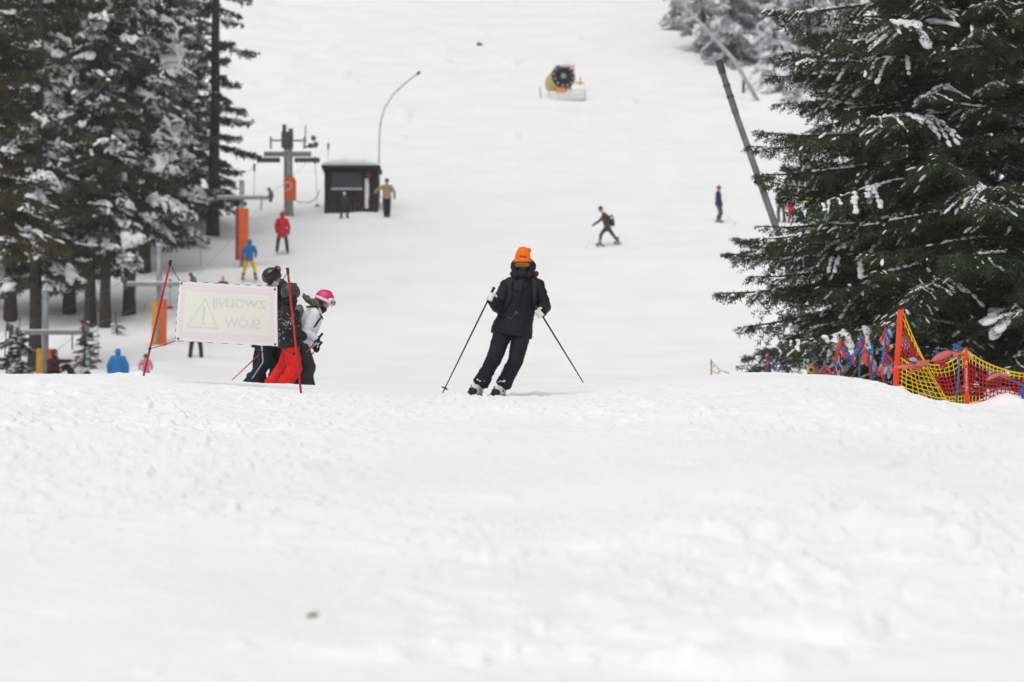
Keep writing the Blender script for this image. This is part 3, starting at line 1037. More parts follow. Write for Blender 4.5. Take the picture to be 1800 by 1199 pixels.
# far slanted lance
Y = 196
pb = at(1334, 150, Y)
e = empty('snow_lance', pb, 'thin pale slanted lance in front of the frosted wood, top right', 'snow lance')
b = MB(); b.tube([V3(0, 0, -1.0), at(1290, 105, Y) - pb, at(1192, -2, Y) - pb, at(1150, -45, Y) - pb], [0.13, 0.12, 0.10, 0.08], 10); b.build('pipe', M['frosted_pipe'], e, True)
b = MB(); b.cyl(at(1158, -36, Y) - pb, at(1148, -47, Y) - pb, 0.14, 10); b.build('nozzle_head', M['steel_dark'], e)
g = hit(1307, 163)
e = empty('hydrant_post', g, 'short dark post at the foot of the frosted trees', 'post')
b = MB(); b.cyl((0, 0, -.3), (0, 0, 0.72), 0.09, 10); b.build('post', M['steel_dark'], e)
b = MB(); b.ellipsoid((0, 0, .76), (.11, .11, .07)); b.build('snow_cap', M['snow_lump'], e, True)
b = MB(); b.tube([V3(0, 0, .1), V3(.4, 0, .35), V3(.75, 0, .62)], 0.03, 6); b.build('hose', M['frosted_pipe'], e)


def snow_gun():
    g = hit(990, 174)
    Y = g.y
    s = Y / F

    def L(qx, qy, dy=0.0):
        return at(qx, qy, Y + dy) - g
    e = empty('snow_cannon', g, 'round black mouthed snow cannon with yellow casing high on the slope', 'snow cannon')
    c = L(989, 136, -0.2)
    ax = V3(0.28, -1, 0.22).normalized()
    sx = ax.cross(V3(0, 0, 1)).normalized()
    uz = sx.cross(ax)
    rad = 21.5 * s

    def ring(d, r, n=28):
        return [c + ax * d + (sx * math.cos(2 * math.pi * k / n) + uz * math.sin(2 * math.pi * k / n)) * r for k in range(n)]
    b = MB(); b.loft([ring(-1.5, rad * .86), ring(-1.2, rad * 1.02), ring(0.0, rad), ring(0.06, rad * .97)]); b.build('barrel', M['gun_yellow'], e, True)
    b = MB(); b.loft([ring(0.07, rad * .99), ring(0.2, rad * 1.0), ring(0.2, rad * .66), ring(0.08, rad * .5)]); mo = b.build('mouth_ring', M['rubber'], e, False)
    for k in range(12):
        b = MB()
        q = c + ax * 0.2 + (sx * math.cos(2 * math.pi * k / 12 + .2) + uz * math.sin(2 * math.pi * k / 12 + .2)) * rad * .83
        b.cyl(q, q + ax * 0.07, 0.055, 8)
        b.build('nozzle', M['frosted_pipe'], mo)
    b = MB(); b.ellipsoid(c + ax * 0.16, (0.17, 0.17, 0.17)); b.build('fan_hub', M['steel'], e, True)
    b = MB()
    for sg in (-1, 1):
        b.cyl(c + sx * sg * rad * 1.02 - ax * .6, L(989 + sg * -12, 170), 0.05, 8)
    b.box(L(1008, 128, -0.1), (.1, .1, .9)); b.box(L(1019, 146, -0.1), (.5, .1, .08)); b.box(L(1020, 142, -.1), (.08, .08, .5))
    b.build('frame', M['gun_orange'], e)
    b = MB(); b.box(L(986, 158, -0.75), (0.5, 0.3, 0.24)); b.build('control_box', M['gun_orange'], e)
    b = MB()
    for (x0_, x1_, y0_, y1_) in ((964, 1008, 161, 176), (1003, 1030, 157, 175)):
        c0 = (L(x0_, y0_, -0.5) + L(x1_, y1_, -0.5)) / 2
        w_, h_ = (x1_ - x0_) * s, (y1_ - y0_) * s
        b.loft([[c0 + V3(math.copysign(abs(math.cos(t))**0.5, math.cos(t)) * w_ / 2 * k, math.copysign(abs(math.sin(t))**0.5, math.sin(t)) * 0.35 * k, zz) for t in [2 * math.pi * j / 18 for j in range(18)]] for zz, k in ((-h_ / 2 - .1, .97), (-h_ / 2 + .05, 1), (h_ / 2 - .05, 1), (h_ / 2, .93))])
    b.build('white_padding', M['white'], e, True)
    b = MB(); b.cyl(L(951, 174), L(949, 153), 0.03, 6); b.cyl(L(951, 174), L(966, 174), 0.03, 6); b.build('side_rail', M['cable'], e)
    b = MB(); b.ellipsoid(c + V3(0.05, 0.5, rad * 1.02), (rad * .75, 0.7, 0.22)); b.build('snow_cap', M['snow_lump'], e, True)


snow_gun()
p = hit(842, 80)
b = MB(); b.ellipsoid((0, 0, .05), (.16, .14, .16)); b.ellipsoid((.12, 0, .02), (.12, .12, .1))
o = b.skin('rock', M['steel_dark'], None, .03, 2, .02, 6); o.location = p
tag(o, 'small dark rock poking out of the snow high on the slope', 'rock')
q = flat_hit(550, 1086)
b = MB()
for k in range(5):
    a = k * 1.3
    b.ellipsoid((0.008 * k - .015, 0.01 * math.sin(a), 0.010 + .002 * k), (0.014, 0.009, 0.008), X=(math.cos(a), math.sin(a), .3), Y=(-math.sin(a), math.cos(a), 0))
o = b.build('withered_leaf', M['dirt'], None, True)
o.location = (q[0], q[1], float(full_h(np.array([q[0]]), np.array([q[1]]))[0]) + .004)
tag(o, 'small brown withered leaf on the foreground snow', 'leaf')


# ------------------------------------------------------------------ people
def frame_of(f, u=(0, 0, 1)):
    f = Vector(f).normalized()
    u = Vector(u)
    r = f.cross(u).normalized()
    u = r.cross(f).normalized()
    return f, r, u


def head_shape(b, c, f, r, u, k=1.0):
    b.ellipsoid(c + u * .015 * k - f * .008 * k, (.074 * k, .092 * k, .098 * k), r, f, u)
    b.ellipsoid(c - u * .065 * k + f * .022 * k, (.052 * k, .062 * k, .052 * k), r, f, u)
    b.ellipsoid(c - u * .098 * k + f * .058 * k, (.024 * k, .022 * k, .018 * k), r, f, u)
    b.ellipsoid(c + u * .030 * k + f * .074 * k, (.05 * k, .016 * k, .016 * k), r, f, u)
    b.capsule(c + f * .088 * k + u * .012 * k, .010 * k, c + f * .110 * k - u * .030 * k, .016 * k, 8)
    for s in (-1, 1):
        b.ellipsoid(c + r * s * .074 * k - u * .012 * k - f * .01 * k, (.012 * k, .022 * k, .034 * k), r, f, u, 10, 6)
        b.ellipsoid(c + r * s * .036 * k + f * .068 * k - u * .03 * k, (.024 * k, .022 * k, .022 * k), r, f, u, 10, 6)


def dome(c, f, r, u, rad, front, back, n=28, m=12, bump=0.0, side=0.0):
    """a shell closed under the brow: front / back = how far down (degrees below the equator) it reaches"""
    b = MB()
    rings = []
    for i in range(m + 1):
        ring = []
        for j in range(n):
            a = 2 * math.pi * j / n
            low = front + (back - front) * (0.5 - 0.5 * math.cos(a)) + side * abs(math.sin(a))**3
            el = R(89 - (89 + low) * i / m)
            d = r * (rad[0] * math.sin(a) * math.cos(el)) + f * (rad[1] * math.cos(a) * math.cos(el)) + u * (rad[2] * math.sin(el))
            if bump:
                d = d * (1 + bump * mnoise.noise(Vector(d) * 18))
            ring.append(c + d)
        rings.append(ring)
    b.loft(rings)
    return b


def goggles(parent, c, f, r, u, lens, k=1.0, strap_rad=None, off=0.0, frame_mat='rubber'):
    """frame shell with the lens standing proud of it"""
    def patch(w, h, d0, d1, rr, dep):
        b = MB()
        rings = []
        n = 13
        for i in range(n):
            a = R(-w + 2 * w * i / (n - 1))
            hh = h * (1 - 0.35 * abs(i / (n - 1) * 2 - 1)**3) * (1 - (0.28 if abs(i - (n - 1) / 2) < 1.2 else 0) * 0.5)
            ring = []
            for (zz, dd) in ((-hh, d0), (-hh * 0.6, d1), (0, d1 + .004), (hh * 0.6, d1), (hh, d0), (hh * .6, d0 - dep), (-hh * .6, d0 - dep)):
                rad = (rr + dd) * k
                ring.append(c + r * (math.sin(a) * rad * .92) + f * (math.cos(a) * rad + off) + u * ((zz + .004) * k))
            rings.append(ring)
        b.loft(rings)
        return b
    g = patch(64, .047, .0, .014, .095, .03).build('goggles', M[frame_mat], parent, True)
    patch(49, .029, .013, .020, .095, .02).build('lens', M[lens], g, True)
    s = MB()
    sr = strap_rad or (.092, .112)
    ring1 = []
    n = 28
    rings = []
    for j in range(n):
        a = R(48 + (360 - 96) * j / (n - 1))
        d = r * (math.sin(a) * sr[0]) + f * (math.cos(a) * sr[1])
        q = d.normalized()
        rings.append([c + d - u * .014, c + d + q * .004 - u * .014, c + d + q * .004 + u * .02, c + d + u * .02])
    s.loft(rings)
    s.build('strap', M[frame_mat], g, False)
    return g


def hand(b, c, axis, back, k=1.0):
    """gloved hand closed round a grip: axis = grip direction, back = towards the back of the hand / the forearm"""
    a = Vector(axis).normalized()
    w = Vector(back)
    w = (w - a * w.dot(a)).normalized()
    v = a.cross(w)
    c = Vector(c)
    b.ellipsoid(c + w * .034 * k, (.047 * k, .020 * k, .040 * k), a, w, v)
    for i in range(4):
        o = c + a * ((i - 1.5) * .0235 * k)
        rr = (.034, .036, .034, .029)[i] * k
        pts = []
        for deg in (60, 105, 155, 205, 245 - 8 * i):
            t = R(deg)
            pts.append(o + (w * math.cos(t) + v * math.sin(t)) * rr * (1.0 if deg < 200 else .85))
        b.chain([o + w * .034 * k + v * .02 * k] + pts, [.0125 * k, .0125 * k, .0122 * k, .0118 * k, .011 * k, .010 * k], 8)
    t0 = c + w * .030 * k - v * .030 * k + a * .024 * k
    b.chain([t0, c - v * .038 * k + a * .036 * k - w * .004 * k, c - v * .022 * k + a * .045 * k - w * .030 * k], [.015 * k, .0135 * k, .011 * k], 8)


def boot(e, an, toe, mats, k=1.0, up=(0, 0, 1)):
    """ski boot: shell, cuff, sole and buckles; an = ankle point, toe = forward direction"""
    f, r, u = frame_of(toe, up)
    an = Vector(an)
    b = MB()
    b.capsule(an + u * .14 * k - f * .0 * k, .074 * k, an + u * .01 * k - f * .01 * k, .062 * k)
    b.ellipsoid(an - u * .045 * k + f * .055 * k, (.052 * k, .14 * k, .055 * k), r, f, u)
    b.ellipsoid(an - u * .06 * k - f * .055 * k, (.048 * k, .06 * k, .05 * k), r, f, u)
    o = b.skin('boot', M[mats[0]], e, .012 * max(k, .8), 2)
    s = MB()
    s.box(an - u * .098 * k + f * .03 * k, (.078 * k, .33 * k, .03 * k), r, f, u)
    s.ellipsoid(an - u * .062 * k + f * .165 * k, (.046 * k, .04 * k, .036 * k), r, f, u)
    s.build('sole', M[mats[1]], o)
    q = MB()
    for i, (hz, fz) in enumerate(((.02, .062), (.085, .068), (-.03, .10))):
        q.box(an + u * hz * k + f * fz * k, (.11 * k, .018 * k, .018 * k), r, f, u)
    q.build('buckle_strap', M[mats[1]], o)
    return o


def person(label, J, o, face, S, vox=0.024, group=None):
    """J: world joints; o: ground point; S: style"""
    e = empty('person', o, label, 'person', group)
    J = {k: Vector(v) - o for k, v in J.items()}
    k = S.get('k', 1.0)
    f, r, u = frame_of(face, S.get('up', (0, 0, 1)))
    hd = J['head']
    # the body itself, one surface under the clothes
    b = MB()
    head_shape(b, hd, f, r, u, k)
    b.capsule(hd - u * .07 * k - f * .02 * k, .052 * k, J['neck'], .058 * k)
    sp = [J['neck'], (J['neck'] + J['pel']) * .5, J['pel']]
    b.chain(sp, [.08 * k, .10 * k, .10 * k])
    for s in 'LR':
        b.chain([J['neck'], J['sh' + s], J['el' + s], J['ha' + s]], [.06 * k, .05 * k, .038 * k, .028 * k])
        b.chain([J['pel'], J['hip' + s], J['kn' + s], J['an' + s]], [.09 * k, .075 * k, .052 * k, .04 * k])
    body = b.skin('body', M['skin'], e, min(vox, .014) if S.get('near') else vox, 3)
    if S.get('lips'):
        m = MB(); m.ellipsoid(hd + f * .083 * k - u * .062 * k, (.022 * k, .010 * k, .008 * k), r, f, u); m.build('lips', M['lips'], e, True)
    # trousers
    b = MB()
    tr = S.get('leg_r', (.105, .085, .078, .082))
    b.ellipsoid(J['pel'] - V3(0, 0, .02), (.16 * k, .13 * k, .13 * k), *S.get('hipax', ((1, 0, 0), (0, 1, 0), (0, 0, 1))))
    for s in 'LR':
        cuff = J['kn' + s].lerp(J['an' + s], S.get('cuff', .93))
        b.chain([J['hip' + s], J['kn' + s], cuff], [tr[0] * k, tr[1] * k, tr[2] * k])
        b.cyl(J['kn' + s].lerp(cuff, .6), cuff + (cuff - J['kn' + s]).normalized() * .03, tr[2] * k, 14, tr[3] * k)
    b.skin('trousers', M[S['trousers']], e, vox, 2, S.get('wr', 0) * 1.0, 8)
    # jacket
    b = MB()
    if 'rings' in S:
        rings = []
        for (c, a_, d_, rx, fx) in S['rings']:
            c = Vector(c) - o
            rings.append([c + Vector(rx) * (a_ * math.cos(2 * math.pi * j / 24)) + Vector(fx) * (d_ * math.sin(2 * math.pi * j / 24)) for j in range(24)])
        b.loft(rings)
    else:
        ax_ = (J['neck'] - J['pel'])
        rx = (J['shR'] - J['shL']).normalized()
        fx = rx.cross(ax_.normalized())
        w = S.get('w', 1.0) * k
        hem = S.get('hem', .16) * k
        t = ax_.normalized()
        L = ax_.length
        rings = []
        for (q, a_, d_) in ((-hem / L, .20, .155), (-.02, .19, .15), (.25, .172, .14), (.55, .185, .145), (.8, .185, .135), (.95, .12, .10), (1.05, .075, .08)):
            c = J['pel'] + ax_ * q
            rings.append([c + rx * (a_ * w * math.cos(2 * math.pi * j / 20)) + fx * (d_ * w * math.sin(2 * math.pi * j / 20)) for j in range(20)])
        b.loft(rings)
    ar = S.get('arm_r', (.082, .068, .058))
    for s in 'LR':
        wr = J['el' + s].lerp(J['ha' + s], .80)
        b.chain([J['sh' + s], J['el' + s], wr], [ar[0] * k, ar[1] * k, ar[2] * k])
        b.capsule(J['neck'] - V3(0, 0, .03), .09 * k, J['sh' + s], ar[0] * k)
    if S.get('hood'):
        b.ellipsoid(hd - f * .035 * k + u * .005, (.115 * k, .115 * k, .135 * k), r, f, u)
    if S.get('collar'):
        b.ellipsoid(hd - u * .125 * k + f * .0 * k, (.088 * k, .092 * k, .06 * k), r, f, u)
    jk = b.skin('jacket', M[S['jacket']], e, vox, 2, S.get('wr', 0) * 1.2, 7)
    # gloves
    for s in 'LR':
        if S.get('no_hands'):
            break
        b = MB()
        fo = (J['ha' + s] - J['el' + s]).normalized()
        gax = S.get('grip', {}).get(s, V3(0, -.3, 1))
        gax = (Vector(gax) - fo * Vector(gax).dot(fo) * .6)
        hand(b, J['ha' + s], gax, -fo, k * S.get('hand_k', 1.0))
        b.chain([J['el' + s].lerp(J['ha' + s], .74), J['ha' + s] - fo * .03], [.046 * k, .034 * k])
        b.skin('glove', M[S['gloves']], e, .0075 if S.get('near') else .016, 1)
    # boots
    for s in 'LR':
        toe = S.get('toe', face)
        toe = Vector(toe); toe.z = 0
        if not S.get('no_boots'):
            boot(e, J['an' + s], toe, S.get('boots', ('rubber', 'steel_dark')), k * S.get('boot_k', 1.0), (J['kn' + s] - J['an' + s]).normalized() + V3(0, 0, .35))
    return e, J, (f, r, u, k)


def beanie(e, hd, f, r, u, k, m, tall=.16, peak=0.0, cuff=True, fr=None):
    b = dome(hd + u * .03 * k, f, r, u, (.092 * k, .108 * k, tall * k), -4, 18, bump=.04)
    if cuff:
        pts = [hd + u * .03 * k + r * (.093 * k * math.sin(2 * math.pi * j / 24)) + f * (.109 * k * math.cos(2 * math.pi * j / 24)) - u * (.012 - .010 * math.cos(2 * math.pi * j / 24)) * k for j in range(25)]
        b.tube(pts, .016 * k, 8)
    if peak:
        b.ellipsoid(hd + u * (tall * .92) * k - r * .05 * k, (.05 * k, .04 * k, .03 * k), r, f, u)
        b.ellipsoid(hd + u * (tall * .86) * k - r * .075 * k, (.022 * k, .024 * k, .022 * k), r, f, u)
    return b.skin('knit_hat', M[m], e, .009, 2, .002, 30)


def helmet(e, hd, f, r, u, k, m):
    b = dome(hd + u * .022 * k - f * .006, f, r, u, (.115 * k, .136 * k, .128 * k), -2, 44, side=20)
    h = b.build('helmet', M[m], e, True)
    q = MB()
    for s in (-1, 1):
        q.ellipsoid(hd - u * .045 * k + r * s * .088 * k - f * .015 * k, (.022 * k, .045 * k, .06 * k), r, f, u)
    q.build('ear_pad', M['rubber'], h, True)
    for s in (-1, 0, 1):
        v = MB()
        v.box(hd + u * .135 * k + r * s * .045 * k + f * (.03 - abs(s) * .01) * k, (.012 * k, .05 * k, .02 * k), r, f, u)
        v.build('vent', M['rubber'], h)
    return h


def ski_pole(label, top, tip_, m, basket=True, grip_up=.05, r=.009):
    top, tip_ = Vector(top), Vector(tip_)
    e = empty('ski_pole', tip_, label, 'ski pole')
    d = (top - tip_).normalized()
    L = (top - tip_).length
    b = MB(); b.tube([V3(0, 0, 0), d * (L * .5), d * L], [r * .7, r, r * 1.1], 8); b.build('shaft', M[m], e, True)
    b = MB(); b.tube([d * (L - .07), d * (L - .02), d * (L + .03), d * (L + grip_up)], [.014, .017, .016, .02], 10); b.build('grip', M['rubber'], e, True)
    if basket:
        b = MB(); b.tube([d * .05, d * .056, d * .062, d * .075], [.006, .046, .044, .01], 12); b.build('basket', M['rubber'], e)
    return e


def ski(label, c, d, L=1.65, w=.085, m='rubber', group=None):
    c, d = Vector(c), Vector(d)
    d.z = 0
    d.normalize()
    sl = -.02 + (gz(c.x + d.x * .4, c.y + d.y * .4) - gz(c.x - d.x * .4, c.y - d.y * .4)) / .8
    f = (d + V3(0, 0, sl)).normalized()
    r = f.cross(V3(0, 0, 1)).normalized()
    u = r.cross(f)
    e = MB()
    rings = []
    for i in range(22):
        s = -0.45 + i / 21
        ww = w * (0.5 - .13 * math.cos((s - .05) * 2 * math.pi * .9)) * (1 if s < .5 else max(.12, math.sqrt(max(0, 1 - ((s - .5) / .056)**2))))
        up = (0.09 * ((s - .42) / .13)**2 * (s > .42)) * 1.0 + .05 * ((-.40 - s) / .05)**2 * (s < -.40) * .5
        p = f * (s * L) + u * up
        rings.append([p - r * ww, p + r * ww, p + r * ww + u * .014, p - r * ww + u * .014])
    e.loft(rings)
    o = e.build('ski', M[m], None, False)
    o.location = c
    tag(o, label, 'ski', group)
    b = MB(); b.box(u * .03, (.06, .30, .03), r, f, u); b.box(u * .045 + f * .17, (.065, .07, .05), r, f, u); b.box(u * .045 - f * .17, (.065, .07, .06), r, f, u)
    b.build('binding', M['steel_dark'], o)
    return o


# ---- the skier in the middle
Ym = 40.0


def P(px, py, dy=0.0, Y=Ym):
    return at(px, py, Y + dy)


o = on_ground(866, Ym)
J = dict(head=P(919, 462), neck=P(917, 487, .04), shL=P(890, 504, .02), shR=P(945, 503, .02), elL=P(874, 538, -.08), haL=P(864, 523, -.27), elR=P(957, 539, -.02), haR=P(949, 550, -.26),
         pel=P(903, 571, .03), hipL=P(886, 580, .03), hipR=P(918, 582, .03), knL=P(869, 630, -.14), anL=P(843, 678, .0), knR=P(906, 634, -.12), anR=P(883, 680, .02))
tl = (P(917, 487) - P(900, 588)).normalized()
rr = V3(1, 0, 0); rr = (rr - tl * rr.dot(tl)).normalized()
ff = rr.cross(tl)
pm = 1 / (F / Ym)
rings = [(P(px, py, dy), w * pm * .94, d, rr, ff) for px, py, w, d, dy in ((899, 590, 38.5, .18, .03), (900, 580, 38, .178, .03), (903, 568, 36, .168, .03), (906, 557, 32.5, .148, .03), (908, 549, 33.5, .15, .03), (912, 530, 32, .15, .03), (915, 512, 33, .15, .04), (917, 500, 28, .125, .04), (918, 490, 17, .10, .04), (919, 482, 14, .085, .03))]
S = dict(near=True, jacket='jacket_black', trousers='trousers_navy_black', gloves='glove_white', boots=('boot_white', 'rubber'), rings=rings, collar=True, wr=.010, leg_r=(.112, .088, .082, .094), cuff=.86,
         arm_r=(.083, .074, .066), grip={'L': P(863, 521) - P(778, 690), 'R': P(951, 556) - P(1025, 672)}, boot_k=1.15, toe=(-.25, -1, 0), lips=True, hand_k=1.12, k=1.0)
e, Jl, (f, r, u, k) = person('skier in black jacket and orange knit hat coming down the middle of the slope', J, o, (-.06, -1, -.10), S, .012)
hd = Jl['head']
# hood lying round the neck
b = MB()
b.ellipsoid(hd - f * .07 - u * .045, (.150, .085, .115), r, f, u)
b.ellipsoid(hd - f * .02 - u * .125, (.158, .11, .055), r, f, u)
for sg in (-1, 1):
    b.capsule(hd - u * .03 + r * sg * .105 + f * .01, .030, hd - u * .15 + r * sg * .065 + f * .085, .034)
b.skin('hood', M['jacket_black'], e, .012, 2, .006, 12)
b = MB()
b.ellipsoid(hd - u * .105 + f * .03, (.074, .075, .045), r, f, u); b.ellipsoid(hd - u * .135 + f * .02, (.085, .085, .04), r, f, u)
b.skin('neck_warmer', M['jacket_strap'], e, .011, 2, .005, 14)
hat = beanie(e, hd, f, r, u, 1.0, 'knit_orange', .158, 1)
q = MB()
for i in range(5):
    q.box(hd + f * .107 + u * (.068 + .003 * i) + r * (-.045 + .017 * i), (.012, .006, .010 if i % 2 else .014), r, f, u)
q.build('dark_mark', M['rubber'], hat)
goggles(e, hd - u * .026, f, r, u, 'lens_amber', 1.0, (.098, .112), .012)
# zip placket, drawcord, straps, hem detail
b = MB()
z0 = [(918, 493), (914, 515), (911, 535), (907, 553), (904, 570), (902, 588)]
b.tube([P(px, py, -.122 - (.012 if i in (1, 2, 3, 4) else 0)) - o for i, (px, py) in enumerate(z0)], .010, 6)
b.build('zip', M['rubber'], e, True)
b = MB()
wc = P(906, 556, .03) - o
b.tube([wc + rr * (33.0 * pm * math.cos(a)) + ff * (.152 * math.sin(a)) for a in [2 * math.pi * j / 30 for j in range(31)]], .007, 6)
b.build('waist_seam', M['jacket_strap'], e, True)
b = MB(); b.ellipsoid(P(908, 550, -.14) - o, (.022, .012, .018)); b.tube([P(906, 552, -.13) - o, P(898, 560, -.14) - o, P(890, 556, -.12) - o], .006, 6); b.build('drawcord', M['steel_dark'], e, True)
for s, pp in ((-1, ((900, 489, -.03), (896, 500, -.12), (897, 520, -.135), (888, 540, -.10))), (1, ((936, 489, -.03), (940, 500, -.11), (939, 520, -.125), (941, 538, -.09)))):
    b = MB()
    pts = [P(*q) - o for q in pp]
    rings_ = []
    for i, p_ in enumerate(pts):
        rings_.append([p_ + V3(-.026, 0, 0), p_ + V3(0, -.012, 0), p_ + V3(.026, 0, 0), p_ + V3(.026, .012, 0), p_ + V3(-.026, .012, 0)])
    b.loft(rings_)
    b.build('backpack_strap', M['jacket_strap'], e, True)
b = MB(); b.ellipsoid(P(922, 516, .24) - o, (.15, .10, .22)); b.ellipsoid(P(943, 481, .17) - o, (.034, .05, .036))
b.capsule(P(925, 500, .22) - o, .05, P(942, 483, .18) - o, .03)
pk = b.skin('backpack', M['dark_red'], e, .018, 3)
for s in 'LR':   # powder frozen onto the cuffs
    b = MB()
    a_ = Jl['an' + s]
    for i in range(9):
        an_ = random.uniform(math.pi, 2 * math.pi)
        sh_ = (Jl['kn' + s] - a_).normalized()
        b.ellipsoid(a_ + sh_ * random.uniform(.05, .085) + V3(.095 * math.cos(an_), .095 * math.sin(an_), 0), (random.uniform(.006, .018), .008, random.uniform(.004, .012)), n=7, m=5)
    b.build('frozen_snow', M['snow_lump'], e, True)
ski_pole('black ski pole with basket planted left of the orange hatted skier', P(865.5, 512, -.27), P(778, 691, -.35), 'pole_black')
ski_pole('black ski pole trailing right of the orange hatted skier', P(947, 545, -.27), P(1025, 672, .25), 'pole_black', basket=False)
for s, lab in (('L', 'dark ski under the outer white boot of the orange hatted skier'), ('R', 'dark ski under the inner white boot of the orange hatted skier')):
    a_ = J['an' + s]
    gzz = float(full_h(np.array([a_.x]), np.array([a_.y]))[0])
    ski(lab, (a_.x, a_.y, gzz - .07), (-.25, -1, 0), m='rubber')

# ---- the four skiers behind the banner, all facing right
Yg_ = 47.0


def G(px, py, dy=0.0):
    return at(px, py, Yg_ + dy)


def neck_cover(e, hd, f, r, u, k):
    q = MB()
    q.ellipsoid(hd - u * .085 + f * .012, (.084, .100, .065), r, f, u)
    q.ellipsoid(hd - u * .135 - f * .01, (.10, .105, .055), r, f, u)
    q.skin('neck_warmer', M['black_cloth'], e, .014, 2, .004, 18)


def side_person(label, head, neck, pel, kn, an, el, ha, el2, ha2, S, face=(1, 0, -.08), dy=0.0):
    o = on_ground(pel[0], Yg_ + dy)
    hips = .10; sh = .17
    mid = ((neck[0] + 2) , neck[1] + 8)
    J = dict(head=G(*head, dy), neck=G(*neck, dy), pel=G(*pel, dy))
    for s, q in (('R', -1), ('L', 1)):
        J['sh' + s] = G(neck[0] + (1 if q > 0 else -3), neck[1] + 10, dy + q * sh)
        J['hip' + s] = G(pel[0], pel[1] + 6, dy + q * hips)
    J['knR'], J['anR'] = G(*kn[0], dy - .11), G(*an[0], dy - .12)
    J['knL'], J['anL'] = G(*kn[1], dy + .11), G(*an[1], dy + .12)
    J['elR'], J['haR'] = G(*el, dy - .22), G(*ha, dy - .16)
    J['elL'], J['haL'] = G(*el2, dy + .22), G(*ha2, dy + .16)
    for s in 'LR':
        # keep the feet on the snow
        J['an' + s].z = gz(J['an' + s].x, J['an' + s].y) + .11
    S = dict(S); S.setdefault('hipax', ((0, 1, 0), (1, 0, 0), (0, 0, 1)))
    return person(label, J, o, face, S, .014)


base = dict(near=True, wr=.006, gloves='black_cloth', boots=('rubber', 'steel_dark'), boot_k=.8, toe=(1, 0, 0), grip={'L': V3(-.5, 0, .8), 'R': V3(-.5, 0, .8)}, leg_r=(.108, .095, .095, .112), cuff=1.02)
e, Jl, hf = side_person('skier in black helmet with raised goggles and navy trousers behind the banner', (478, 489), (474, 512), (464, 592), ((466, 637), (456, 634)), ((440, 690), (456, 690)), (468, 552), (486, 566), (470, 552), (490, 570),
                        dict(base, jacket='black_cloth', trousers='navy_cloth'), dy=.1)
h = helmet(e, Jl['head'], *hf, 'helmet_black')
hd = Jl['head']; f, r, u, k = hf
q = MB(); q.ellipsoid(hd - u * .07 + f * .012, (.078, .09, .055), r, f, u); q.skin('face_mask', M['white'], e, .014, 2)
q = MB(); q.ellipsoid(hd - u * .065 + f * .07 - r * .05, (.02, .03, .02), r, f, u); q.ellipsoid(hd - u * .075 + f * .02 - r * .072, (.015, .022, .018), r, f, u); q.build('mask_print', M['rubber'], e, True)
f2, r2, u2 = frame_of((f + u * .9))
goggles(e, hd + u * .062 - f * .0, f2, r2, u2, 'lens_amber', 1.05, (.118, .14), .018)
q = MB()
for s in (-1, 1):
    for t in (0, 1):
        an_ = Jl['anR'] if s < 0 else Jl['anL']; kn_ = Jl['knR'] if s < 0 else Jl['knL']; hp_ = Jl['hipR'] if s < 0 else Jl['hipL']
    q.tube([hp_ + V3(-.03, s * .112, 0), kn_ + V3(-.02, s * .098, 0), kn_.lerp(an_, .85) + V3(-.02, s * .092, 0)], .012, 6)
q.build('side_stripe', M['frosted_pipe'], e, True)

e, Jl, hf = side_person('skier in charcoal helmet and black trousers squeezed in the middle of the group', (491, 509), (486, 530), (487, 600), ((494, 640), (486, 640)), ((480, 692), (484, 692)), (482, 560), (505, 575), (485, 562), (508, 578),
                        dict(base, jacket='charcoal_cloth', trousers='black_cloth'), dy=.35)
helmet(e, Jl['head'], *hf, 'helmet_charcoal')
neck_cover(e, Jl['head'], *hf)

e, Jl, hf = side_person('skier in red trousers and black speckled jacket at the right banner edge', (511, 517), (506, 540), (511, 604), ((518, 648), (502, 642)), ((501, 694), (478, 694)), (509, 578), (534, 591), (511, 580), (532, 593),
                        dict(base, jacket='patterned_black', trousers='red_trousers', leg_r=(.112, .104, .10, .11), w=1.14, hem=.05), face=(.62, .78, -.12), dy=-.55)
hd = Jl['head']; f, r, u, k = hf
helmet(e, hd, f, r, u, 1.04, 'helmet_grey')
neck_cover(e, hd, f, r, u, k)
rng = np.random.default_rng(5)
q = MB()   # pale flecks printed on the jacket
for i in range(40):
    t = rng.uniform(.05, 1)
    c0 = Jl['shR'].lerp(Jl['elR'], t)
    a = rng.uniform(math.pi, 2 * math.pi)
    q.ellipsoid(c0 + V3(.078 * math.cos(a), .078 * math.sin(a), rng.uniform(-.03, .03)), (rng.uniform(.004, .011), .009, rng.uniform(.004, .010)), n=7, m=5)
for i in range(70):
    t = rng.uniform(.0, .95)
    c0 = Jl['pel'].lerp(Jl['neck'], t)
    a = rng.uniform(math.pi * .95, math.pi * 2.05)
    wv = .205 if t < .5 else .20
    p_ = c0 + V3(.163 * math.cos(a), wv * math.sin(a) * 1.03, rng.uniform(-.03, .03))
    q.ellipsoid(p_, (rng.uniform(.004, .013), .012, rng.uniform(.004, .011)), n=7, m=5)
tag(q.build('fleck_print', M['frosted_pipe'], e, True), kind='stuff')

